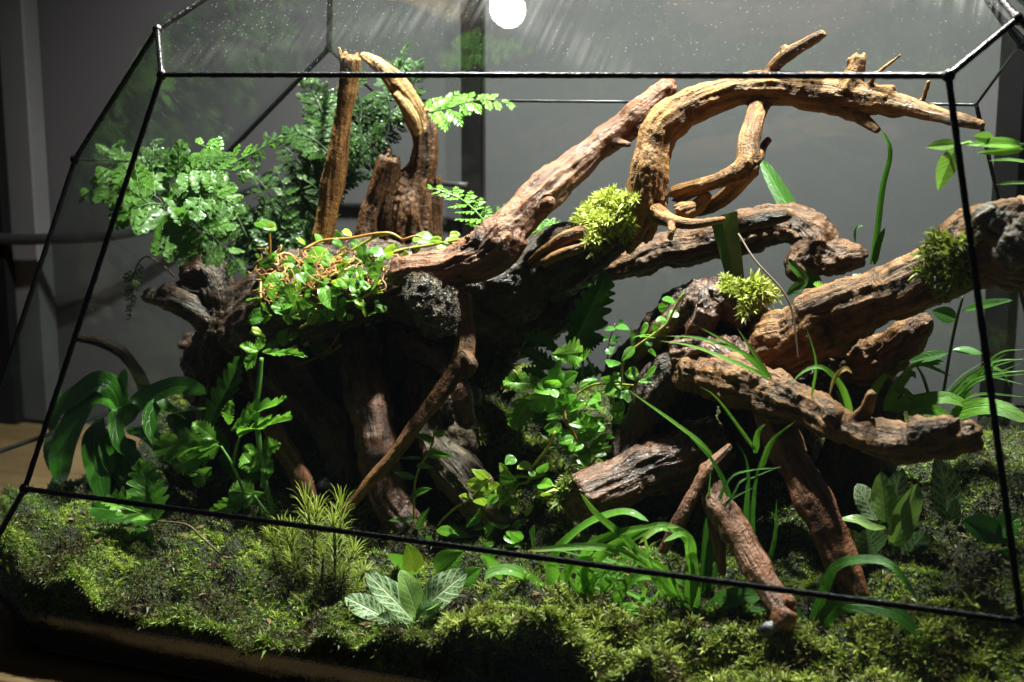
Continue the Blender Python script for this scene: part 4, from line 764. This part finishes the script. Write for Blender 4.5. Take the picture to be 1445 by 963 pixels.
blades(f, z5, [([(400, 690), (345, 560), (360, 420), (450, 320), (560, 250), (700, 215), (810, 262)], 72, .03), ([(440, 700), (300, 600), (180, 510), (60, 500), (10, 545)], 80, .03), ([(400, 680), (400, 540), (460, 470), (560, 440)], 66, .02), ([(500, 700), (485, 580), (560, 440), (700, 350), (850, 285), (960, 290)], 56, .03), ([(1010, 720), (850, 520), (700, 350), (560, 230), (478, 125)], 44, .05), ([(990, 710), (900, 540), (760, 450), (560, 385), (220, 402)], 44, .05), ([(520, 690), (500, 420), (640, 325), (850, 280)], 45, .04), ([(620, 720), (680, 590), (760, 530), (845, 538)], 60, .02), ([(560, 780), (680, 688), (800, 712), (885, 800)], 70, .02), ([(510, 700), (530, 570), (615, 505)], 62, .01), ([(510, 690), (590, 635), (640, 680)], 40, .01), ([(1000, 720), (1015, 520), (1000, 350), (870, 290), (760, 370)], 58, .04), ([(1035, 720), (1030, 520), (990, 330), (880, 360)], 52, .05), ([(940, 720), (880, 600), (825, 520), (790, 330)], 24, .03), ([(990, 700), (950, 600), (880, 490), (680, 380)], 36, .04), ([(600, 720), (600, 560), (680, 470)], 50, 0)], .87, 'leaf_grass')
blades(f, z5, [([(RNG.uniform(420, 1020), 720), (RNG.uniform(380, 1000), 560), (RNG.uniform(250, 1050), RNG.uniform(330, 480))], RNG.uniform(18, 34), .02) for _ in range(16)], .88, 'leaf_grass', 'grass')
blades(f, z5, [([(720, 655), (830, 690), (895, 745)], 16, 0)], .86, 'leaf_dry')
f = thing('tall_grass', at(1010, 800, .88), 'tuft of tall narrow grass rising beside the leaning leg of the stump', 'grass')
blades(f, z5, [([(1075, 700), (1090, 300), (1100, 150), (1112, -20)], 30, .01), ([(1090, 700), (1125, 290), (1190, 170), (1335, 88)], 34, .02), ([(1065, 700), (1072, 420), (1078, 260)], 26, 0), ([(1090, 690), (1130, 250), (1200, 60), (1300, 15), (1460, 0)], 30, .02), ([(1100, 680), (1220, 130), (1330, 45), (1460, -10)], 26, .0), ([(1340, 560), (1310, 300), (1330, 60), (1360, -60)], 36, 0), ([(1300, 540), (1280, 300), (1290, 0), (1240, -120)], 36, 0), ([(1370, 520), (1420, 350), (1430, 150)], 26, 0), ([(1240, 400), (1200, 150), (1120, -30), (980, -180)], 36, .01)], .88, 'leaf_grass_dark', 'grass')
blades(f, zG, [([(490, 620), (360, 560), (200, 500), (80, 480)], 26, .03), ([(500, 620), (400, 530), (230, 470), (100, 462)], 22, .03), ([(490, 615), (370, 510), (230, 428)], 22, .02), ([(310, 985), (250, 880), (140, 790), (0, 690), (-40, 660)], 26, .02), ([(800, 760), (760, 650), (690, 580), (620, 595), (560, 655)], 28, .02), ([(440, 890), (300, 700), (230, 650)], 14, .01), ([(650, 690), (666, 560), (630, 430)], 11, 0), ([(490, 610), (430, 520), (370, 430)], 18, 0), ([(440, 900), (450, 820), (480, 790)], 30, 0), ([(460, 960), (500, 860), (590, 780)], 24, 0)], .9, 'leaf_grass', 'grass')
blades(f, zG, [([(800, 600), (775, 583), (735, 620), (714, 695)], 20, .01)], .89, 'leaf_dry', 'grass')
f = thing('drooping_strap_plant', at(1120, 880, .85), 'low plant of wide strap leaves drooping over the moss under the bar', 'plant')
zI = Z(900, 600, 2.651)
blades(f, zI, [([(640, 830), (720, 700), (800, 670), (960, 700), (1075, 810)], 66, .03), ([(730, 840), (850, 788), (1015, 855)], 62, .02), ([(600, 880), (622, 740), (575, 680)], 36, .01), ([(620, 860), (690, 640), (740, 530), (840, 502), (950, 525), (1045, 650)], 40, .03), ([(250, 720), (340, 650), (470, 640)], 85, .0), ([(270, 740), (380, 700), (480, 690)], 45, .0)], .86, 'leaf_grass_dark', fold=.12)
z6 = Z(1150, 400, 4.888); z7 = Z(1150, 560, 3.21)
f = thing('tall_leafy_stem', at(1330, 590, 1.08), 'tall thin stem with paired dark leaves against the wall under the knotted log', 'plant')
leaves(f, z6, [(980, 240, 815, 190, 110), (920, 480, 640, 530, 85), (950, 460, 1160, 470, 95), (890, 545, 690, 545, 48), (1020, 190, 1350, 95, 75)], 1.06, 'lance', 'leaf_grass_dark', stick=False, nt=14)
stems(f, z6, [[(870, 820), (895, 700), (930, 480), (980, 240), (1022, 90)], [(795, 800), (745, 640), (690, 550)]], 1.06, 2.6, 'stem_dark', stick=False)
f = thing('fountain_grass', at(1340, 565, 1.02), 'spray of fine grass blades fanning out past the upright glass edge', 'grass')
blades(f, z6, [([(880, 790), (1000, 650), (1180, 530)], 32, .02), ([(910, 790), (1050, 660), (1185, 600)], 26, .02), ([(940, 800), (1100, 670), (1290, 620), (1480, 600)], 26, .02), ([(980, 820), (1150, 762), (1460, 785)], 24, .02), ([(1000, 800), (1200, 560), (1460, 520)], 28, .02), ([(1180, 560), (1260, 590), (1315, 640), (1345, 720)], 26, .0), ([(1000, 790), (1240, 500), (1460, 452)], 20, .02), ([(960, 800), (1150, 660), (1460, 625)], 26, .02)], 1.02, 'leaf_grass', 'grass')
blades(f, z6, [([(900+RNG.uniform(-60, 160), 800), (1000+RNG.uniform(0, 200), 640+RNG.uniform(-60, 60)), (1150+RNG.uniform(0, 330), 560+RNG.uniform(-140, 160))], RNG.uniform(14, 24), .02) for _ in range(12)], 1.03, 'leaf_grass_dark', 'grass')
f = thing('broad_leaf_plant', at(1330, 610, .98), 'plant with broad green blades lying behind the reaching branch', 'plant')
blades(f, z6, [([(500, 870), (700, 815), (900, 788), (1070, 845)], 105, .0), ([(930, 905), (1130, 850), (1300, 870), (1480, 960)], 130, .02), ([(640, 900), (760, 860), (930, 910)], 90, -.01)], .98, 'leaf_grass', fold=.1)
blades(f, z6, [([(380, 880), (400, 760), (490, 640), (530, 660)], 64, 0), ([(480, 880), (560, 720), (660, 620), (700, 660)], 84, 0), ([(560, 720), (640, 600), (740, 560), (940, 640)], 34, .01), ([(540, 730), (620, 750), (700, 830)], 60, 0), ([(150, 740), (230, 900)], 40, 0)], .96, 'leaf_grass', fold=.3)
def fittonia(name, label, zf, pale, dark, stem, v):
    f = thing(name, at(*zf(*stem[0]), v), label, 'plant', 'nerve plants on the moss'); kw = dict(stick=False, nt=16, fold=.12, wave=.06)
    leaves(f, zf, pale, v-.006, 'oval', 'leaf_fittonia_pale', .5, **kw); leaves(f, zf, dark, v, 'oval', 'leaf_fittonia', .5, **kw)
    stems(f, zf, [stem], v, 2.6, 'stem_green', stick=False)
fittonia('nerve_plant', 'nerve plant with upright pale veined leaves beside the leaning stump leg', z7, [(320, 570, 305, 345, 120), (350, 680, 475, 405, 125), (320, 600, 120, 532, 75)], [(340, 540, 390, 335, 95), (280, 560, 190, 390, 105), (220, 730, 92, 600, 125), (245, 730, 245, 600, 145), (385, 760, 500, 620, 130), (300, 880, 330, 760, 80), (230, 860, 250, 740, 80)], [(365, 930), (375, 800), (350, 640), (330, 560)], .92)
fittonia('nerve_plant', 'nerve plant with dark leaves netted in white, low on the moss by the bar', Z(450, 630, 2.89), [(430, 670, 560, 590, 60), (405, 700, 345, 505, 105)], [(400, 730, 205, 500, 120), (420, 670, 585, 505, 135), (270, 700, 105, 605, 100), (350, 750, 240, 690, 95), (430, 700, 465, 640, 60), (370, 760, 300, 730, 80)], [(365, 780), (390, 720), (415, 660)], .818)
fittonia('nerve_plant', 'single dim veined leaf standing below the tip of the reaching branch', z7, [], [(615, 570, 570, 280, 125), (600, 620, 640, 470, 70)], [(600, 660), (605, 600), (612, 560)], .97)
zJ = Z(450, 630, 2.89)
f = thing('round_leaf_seedling', at(590, 800, .9), 'glossy round leaves of a seedling standing behind the netted nerve plant', 'plant')
leaves(f, zJ, [(395, 515, 365, 400, 85)], .86, 'ovate', 'leaf_vine_young', stick=False, nt=12); leaves(f, zJ, [(480, 520, 580, 430, 110), (580, 560, 655, 495, 75), (520, 670, 615, 575, 75), (330, 500, 350, 455, 60), (690, 500, 730, 480, 60), (760, 560, 850, 580, 80), (700, 480, 690, 400, 60)], .875, 'ovate', 'leaf_vine', stick=False, nt=12)
stems(f, zJ, [[(470, 700), (500, 600), (560, 560)], [(400, 560), (395, 515)], [(470, 620), (480, 520)]], .875, 1.6, 'stem_green', stick=False)
f = thing('dark_leaf_plant', at(1400, 760, .9), 'plant with two wide dark wet leaves by the upright glass edge', 'plant')
leaves(f, z7, [(670, 560, 900, 650, 130), (905, 690, 770, 905, 140), (820, 620, 930, 540, 120)], .91, 'lance', 'leaf_strap', stick=False, nt=16, fold=.2); stems(f, z7, [[(900, 880), (910, 780), (905, 690), (820, 620)]], .92, 2.4, 'stem_dark', stick=False)
f = thing('lobed_leaf_plant', at(1440, 205, .9), 'bright green lobed leaf hanging in from the side above the big knot', 'plant')
zK = Z(900, 0, 2.651)
leaves(f, zK, [(1185, 560, 1118, 712, 78), (1190, 540, 1080, 545, 48), (1440, 545, 1235, 525, 62), (1445, 560, 1270, 568, 40), (1330, 520, 1260, 510, 40), (1250, 530, 1175, 545, 48)], .9, 'ovate', 'leaf_bright', stick=False, nt=14)
blades(f, zK, [([(1480, 610), (1390, 598), (1312, 602)], 16, 0), ([(1480, 685), (1400, 684), (1334, 692)], 12, 0)], .92, 'leaf_grass'); stems(f, zK, [[(1480, 545), (1330, 535), (1190, 540)]], .9, 2.0, 'stem_green', stick=False)
f = thing('strap_fern', at(1130, 400, 1.08), 'strap fern with one cut leaf and thin ribbons rising behind the gnarled log', 'fern')
blades(f, zK, [([(620, 930), (575, 800), (515, 690), (462, 598)], 66, -.03)], 1.14, 'leaf_lobed_dark', fold=.2); blades(f, zG, [([(680, 330), (640, 240), (590, 150)], 75, -.02)], 1.12, 'leaf_lobed_dark', fold=.2)
blades(f, zG, [([(365, 260), (350, 180), (325, 60), (318, 10)], 115, .01)], 1.05, 'leaf_lobed_dark', 'cut', fold=.25)
blades(f, zK, [([(870, 990), (892, 880), (915, 700), (942, 590), (935, 530), (905, 480)], 26, 0), ([(885, 990), (900, 920), (926, 850)], 26, 0), ([(812, 910), (812, 868), (828, 845), (845, 848)], 10, 0)], 1.1, 'leaf_grass_dark', fold=.4)
blades(f, zG, [([(560, 310), (620, 250), (560, 180)], 40, 0)], 1.08, 'leaf_lobed_dark')
leaves(f, zG, [(700, 320, 825, 218, 90), (720, 300, 665, 262, 60), (760, 290, 845, 240, 50)], 1.03, 'lobed', 'leaf_bright', .7, False, 0, .2, nt=30, nw=4)
pxtube('dry_stem', [(1042, 330, .99, 1.4), (1066, 368, .975, 1.6), (1104, 410, .965, 1.6), (1119, 445, .96, 1.6), (1127, 512, .95, 1)], 'stem_brown', f)
# ------------------------------------------------------------------ mosses
def moss_mat(name, a, b, c):
    N = NT(name); r = N.n('Attribute', attribute_name='lf').outputs['Vector']; s = N.n('SeparateXYZ', i0=r)
    col = N.ramp(s.outputs[0], (.1, a), (.5, b), (.95, c)); col = N.mix(N.math('ADD', N.math('MULTIPLY', s.outputs[1], .5), .5, clamp=True), N.mix(.6, col, (.10, .075, .02)), col)
    b_ = N.n('BsdfPrincipled', in_Base_Color=col, in_Roughness=.5); tr = N.n('BsdfTranslucent', in_Color=col)
    return N.done(N.n('MixShader', i0=.3, i1=b_, i2=tr))
moss_mat('moss_ground', (.055, .04, .012), (.135, .21, .021), (.34, .45, .05)); moss_mat('moss_coarse', (.11, .075, .018), (.20, .28, .03), (.48, .52, .10)); moss_mat('moss_tuft', (.26, .28, .035), (.46, .54, .07), (.66, .72, .17)); moss_mat('moss_hair', (.08, .07, .012), (.17, .23, .02), (.34, .42, .05))
def sprigs(name, P, Nn, size, mat, parent=None, blades_=7, spread=.9, curl=.35, w=.17, shade=None):
    n = len(P); V = []; A_ = []; rnd = RNG.uniform(0, 1, n) if shade is None else shade
    t1 = np.cross(Nn, RNG.normal(size=(n, 3))); t1 /= np.linalg.norm(t1, axis=1)[:, None]; t2 = np.cross(Nn, t1); sz = size*np.exp(RNG.normal(size=n)*.33)
    F = []
    for k in range(blades_):
        a = 2*math.pi*k/blades_+RNG.uniform(-.5, .5, n); sp = spread*RNG.uniform(.45, 1.25, n)*(0.35 if k % 3 == 0 else 1)
        out = t1*np.cos(a)[:, None]+t2*np.sin(a)[:, None]; side = -t1*np.sin(a)[:, None]+t2*np.cos(a)[:, None]
        d = Nn+out*sp[:, None]; d /= np.linalg.norm(d, axis=1)[:, None]; L = (sz*RNG.uniform(.7, 1.1, n))[:, None]
        b0 = P; m = P+d*L*.55+Nn*L*.08; tp = P+d*L+out*L*curl*.5-Nn*L*curl*.35; q = side*L*w/2
        i0 = len(V)*0; V.append(np.stack([b0-q*.6, b0+q*.6, m-q, m+q, tp], 1)); A_.append(np.stack([np.stack([rnd, np.full(n, y), 0*rnd], 1) for y in (0, 0, .7, .7, 1.0)], 1))
    V = np.stack(V, 1).reshape(-1, 3); A_ = np.stack(A_, 1).reshape(-1, 3); b = np.arange(n*blades_)*5
    F = np.concatenate([np.stack([b, b+1, b+3], 1), np.stack([b, b+3, b+2], 1), np.stack([b+2, b+3, b+4], 1)])
    me = fast_mesh(name, V, F, mat, False); vattr(me, 'lf', A_); return obj(name, me, parent)
def ground_z(u, v): return gz(u, v)+relief(u, v)
n = 115000; v = .7785+(RNG.uniform(0, 1, n)**1.7)*.48; u = RNG.uniform(-1, 1, n)*half(v); q = np.stack([u*38, v*38, 0*u+5], 1); mask = fbm(q, 3)+RNG.normal(size=n)*.12 > -.32; u, v = u[mask], v[mask]
e = .002; z0 = ground_z(u, v); du = (ground_z(u+e, v)-z0)/e; dv = (ground_z(u, v+e)-z0)/e
Nn = -du[:, None]*EU-dv[:, None]*EV+EZ; Nn /= np.linalg.norm(Nn, axis=1)[:, None]; fr_ = np.clip((.80-v)/.02, 0, 1); Nn = Nn-EV*fr_[:, None]*.7; Nn += RNG.normal(size=Nn.shape)*.22; Nn /= np.linalg.norm(Nn, axis=1)[:, None]
P = (u+UC)[:, None]*EU+v[:, None]*EV+(z0-.0008)[:, None]*EZ
sh = np.clip(.42+1.5*fbm(np.stack([u*22, v*22, 0*u], 1), 2)+RNG.normal(size=len(u))*.16, 0, 1)
o = sprigs('moss', P, Nn, .0033, 'moss_ground', None, 5, shade=sh); tag(o, 'carpet of low green moss covering the ground in the case', 'moss', kind='stuff')
n = 12500; v = .779+(RNG.uniform(0, 1, n)**1.4)*.085; u = RNG.uniform(-.05, 1, n)*half(v); q = np.stack([u*30, v*30, 0*u+9], 1); m_ = fbm(q, 2)+RNG.normal(size=n)*.1 > -.08; u, v = u[m_], v[m_]
Nn = EZ+RNG.normal(size=(len(u), 3))*.35-EV*.2; Nn /= np.linalg.norm(Nn, axis=1)[:, None]; P = (u+UC)[:, None]*EU+v[:, None]*EV+(ground_z(u, v)+.0015)[:, None]*EZ
o = sprigs('coarse_moss', P, Nn, .0046, 'moss_coarse', None, 7, 1.2, .3, .2, shade=np.clip(.5+.8*fbm(np.stack([u*40, v*40, 0*u], 1), 2)+RNG.normal(size=len(u))*.2, 0, 1)); tag(o, 'coarse pale starry moss heaped along the front of the case', 'moss', kind='stuff')
n = 9000; u = RNG.uniform(-1, 1, n)*half(.7785)*.985; dz = RNG.uniform(0, 1, n)**1.6*.034*(.55+1.3*np.clip(fbm(np.stack([u*24, 0*u, 0*u+2], 1), 2)+.25, 0, 1)); v = np.full(n, .7790)
P = (u+UC)[:, None]*EU+v[:, None]*EV+(ground_z(u, v)-dz)[:, None]*EZ; Nn = -EV+EZ*.5+RNG.normal(size=(n, 3))*.35; Nn /= np.linalg.norm(Nn, axis=1)[:, None]; ok = P[:, 2] > ZB+.035
o = sprigs('bank_moss', P[ok], Nn[ok], .0034, 'moss_ground', None, 5, shade=np.clip(.4+.8*fbm(np.stack([u*30, dz*60, 0*u], 1), 2)+RNG.normal(size=n)*.18, 0, 1)[ok]); tag(o, 'moss hanging over the cut face of the soil against the front glass', 'moss', kind='stuff')
def tuft(label, cx, cy, rx, ry, v, n, size, mat='moss_tuft', lift=.0, near=.07):
    P = []; Nn = []
    for _ in range(n):
        a = RNG.uniform(0, 6.28); r = math.sqrt(RNG.uniform(0, 1))*(.8+.42*math.sin(2*a+cx)*math.sin(3*a+cy)+.15*math.sin(7*a)); x_, y_ = cx+rx*r*math.cos(a), cy+ry*r*math.sin(a)
        p, nn = onto(x_, y_, v, lift, near)
        if np.allclose(p, at(x_, y_, v)): continue
        P.append(p+nn*size*RNG.uniform(0, .7)*max(0, 1-r*r)); Nn.append(nn+RNG.normal(size=3)*.35+np.array([0, 0, .3]))
    Nn = np.array(Nn); Nn /= np.linalg.norm(Nn, axis=1)[:, None]; o = sprigs('moss_tuft', np.array(P), Nn, size, mat, None, 9, 1.2, .3, .17); tag(o, label, 'moss', kind='stuff'); return o
tuft('bright yellow green moss tuft at the foot of the arching limb', 862, 300, 50, 42, 1.0, 1000, .0056)
tuft('bright yellow green moss tuft on the shoulder of the dark stump', 1070, 400, 46, 52, .985, 1050, .0056)
tuft('olive moss tuft on the underside of the knotted log by the glass edge', 1338, 378, 38, 46, .92, 800, .0054, 'moss_hair')
for i, (cx, cy, rx, ry, v) in enumerate([(706, 530, 34, 22, 1.12), (700, 598, 38, 26, 1.08), (735, 642, 45, 26, 1.05), (775, 680, 30, 42, 1.02)]): tuft('mossy ground patch in the shaded gap between the roots', cx, cy, rx, ry, v, 480, .0055, 'moss_hair' if i < 2 else 'moss_ground', 0, .12)['group'] = 'moss patches between the roots'
# spiky hair moss
rs = np.random.default_rng(5); Vs = []; As = []; Fs = []; off = 0; st = np.array([[.03*math.sin(3*y), .03*math.cos(2*y), y] for y in np.linspace(0, 1, 9)])
V, F = tube_geo(st, np.full(9, .02), 5); F = np.array([f for f in F if len(f) == 4]); Vs.append(V); Fs.append(F); As.append(np.tile([0.05, .1, 0], (len(V), 1))); off = len(V)
for k in range(120):
    y = .12+.88*(k/119)**.8; a = k*2.4; el = .25+.9*y**3+rs.normal()*.15; d = np.array([math.cos(a)*math.cos(el), math.sin(a)*math.cos(el), math.sin(el)]); L = .34*(.5+.6*y)*rs.uniform(.8, 1.1); s_ = np.cross(d, [0, 0, 1]); s_ /= np.linalg.norm(s_)+1e-9; b = np.array([.03*math.sin(3*y), .03*math.cos(2*y), y])
    Vs.append(np.array([b-s_*.006, b+s_*.006, b+d*L*.6+s_*.007, b+d*L*.6-s_*.007, b+d*L-np.array([0, 0, .22*L]), b+d*L-np.array([0, 0, .22*L])])); c = min(1, .12+.85*y**2+rs.normal()*.08); As.append(np.array([[c, q, 0] for q in (0, 0, .7, .7, 1, 1)])); Fs.append(np.array([[0, 1, 2, 3], [3, 2, 5, 4]])+off); off += 6
shoot = fast_mesh('shoot', np.vstack(Vs), np.vstack(Fs), 'moss_hair', False); vattr(shoot, 'lf', np.vstack(As))
f = thing('hair_moss', at(430, 850, .85), 'tall spiky golden green hair moss rising through the line of the bar', 'moss')
for bx, by, tx, ty, v in [(470, 860, 470, 715, .85), (450, 850, 430, 700, .86), (430, 840, 395, 735, .86), (480, 865, 505, 745, .85), (455, 860, 455, 760, .84), (440, 855, 405, 770, .845), (470, 860, 490, 790, .84), (495, 865, 520, 790, .845), (425, 830, 375, 745, .87), (450, 840, 445, 690, .88), (480, 850, 480, 700, .88), (420, 830, 410, 720, .88), (460, 865, 440, 800, .835), (485, 868, 510, 820, .835), (400, 820, 380, 765, .87)]:
    b = at(bx, by, v); tp = at(tx, ty, v); d = tp-b; L = np.linalg.norm(d); zq = d/L; xq = np.cross(zq, [0, 1, 0]); xq /= np.linalg.norm(xq); yq = np.cross(zq, xq); a = RNG.uniform(0, 6); xq, yq = xq*math.cos(a)+yq*math.sin(a), yq*math.cos(a)-xq*math.sin(a); k = min(L, .06)*RNG.uniform(.75, 1.1); L *= RNG.uniform(.7, .95)
    obj('shoot', shoot, f, Matrix(((xq[0]*k, yq[0]*k, zq[0]*L, b[0]), (xq[1]*k, yq[1]*k, zq[1]*L, b[1]), (xq[2]*k, yq[2]*k, zq[2]*L, b[2]), (0, 0, 0, 1))))

# fibres standing off the clump, dry litter on the moss
def samp(o, n):
    me = o.data; k = RNG.integers(0, len(me.vertices), n); return np.array([me.vertices[int(i)].co for i in k]), np.array([me.vertices[int(i)].normal for i in k])
P, Nn = samp(FIBRE, 420); Nn = Nn+RNG.normal(size=Nn.shape)*.6; Nn /= np.linalg.norm(Nn, axis=1)[:, None]
o = sprigs('fibres', P, Nn, .0026, 'fibre', FIBRE, 4, 1.5, .6, .22); o['kind'] = 'stuff'
n = 260; v = .785+RNG.uniform(0, 1, n)**1.5*.3; u = RNG.uniform(-1, 1, n)*half(v)*.95; z0 = ground_z(u, v)+.002
V = []; F = []
for i in range(n):
    c = (u[i]+UC)*EU+v[i]*EV+z0[i]*EZ; d = RNG.normal(size=3)*np.array([1, 1, .3]); d /= np.linalg.norm(d); s_ = np.cross(d, [0, 0, 1]); L = RNG.uniform(.002, .006); w = RNG.uniform(.0006, .0022); k = len(V)
    V += [c-d*L, c+s_*w-d*L*.2+EZ*.0008, c+d*L, c-s_*w+d*L*.1-EZ*.0004, c+EZ*.0012]; F += [(k, k+1, k+4), (k+1, k+2, k+4), (k+2, k+3, k+4), (k+3, k, k+4)]
simple('litter', (.16, .085, .035), .7, 0, 0, 500, .8); o = obj('leaf_litter', mesh('leaf_litter', V, F, 'litter', False)); tag(o, 'scattered brown leaf litter crumbs lying on the moss', 'litter', kind='stuff')

# water drops standing on the wet leaves
def drop_mat():
    N = NT('water_drop'); g = N.n('BsdfGlossy', in_Color=(1, 1, 1), in_Roughness=.03); fc = N.n('LayerWeight', in_Blend=.5).outputs['Facing']
    return N.done(N.n('MixShader', i0=N.math('ADD', N.math('MULTIPLY', N.math('POWER', fc, 4.0), .5), .06), i1=N.n('BsdfTransparent', in_Color=(.96, .98, .97)), i2=g))
drop_mat()
def drops(plant, per, r0=.00035, r1=.0009):
    a = np.linspace(0, 2*math.pi, 7, endpoint=False); dome = np.array([[math.cos(x)*math.cos(e_), math.sin(x)*math.cos(e_), math.sin(e_)] for e_ in (0, .5, 1.0) for x in a]+[[0, 0, 1]])
    df = [(i*7+j, i*7+(j+1) % 7, (i+1)*7+(j+1) % 7, (i+1)*7+j) for i in range(2) for j in range(7)]+[(14+j, 14+(j+1) % 7, 21) for j in range(7)]
    root = next(o for o in KEEP if o.name == plant); V = []; F = []
    for o in KEEP:
        if o.parent == root and o.name.startswith('leaf'):
            M = WORLD[o.as_pointer()]; me = o.data; z = np.array(M.col[2][:3]); z /= np.linalg.norm(z); z = z if z[2] > -.2 else -z; x = np.cross(z, [.3, .5, .8]); x /= np.linalg.norm(x); y = np.cross(z, x)
            for _ in range(int(RNG.poisson(per))):
                c = np.array(M @ me.vertices[int(RNG.integers(10, len(me.vertices)-6))].co); r = RNG.uniform(r0, r1); k = len(V); V += list(c+r*(dome[:, :1]*x+dome[:, 1:2]*y+.75*dome[:, 2:]*z)); F += [tuple(i+k for i in f) for f in df]
    o = obj('water_drops', mesh('water_drops', V, F, 'water_drop'), root); o['kind'] = 'stuff'
for pl_, n_ in (('trailing_vine', 7), ('creeping_vine', 6), ('creeping_fig', 4), ('round_leaf_seedling', 8), ('dark_leaf_plant', 14), ('nerve_plant', 5)): drops(pl_, n_)
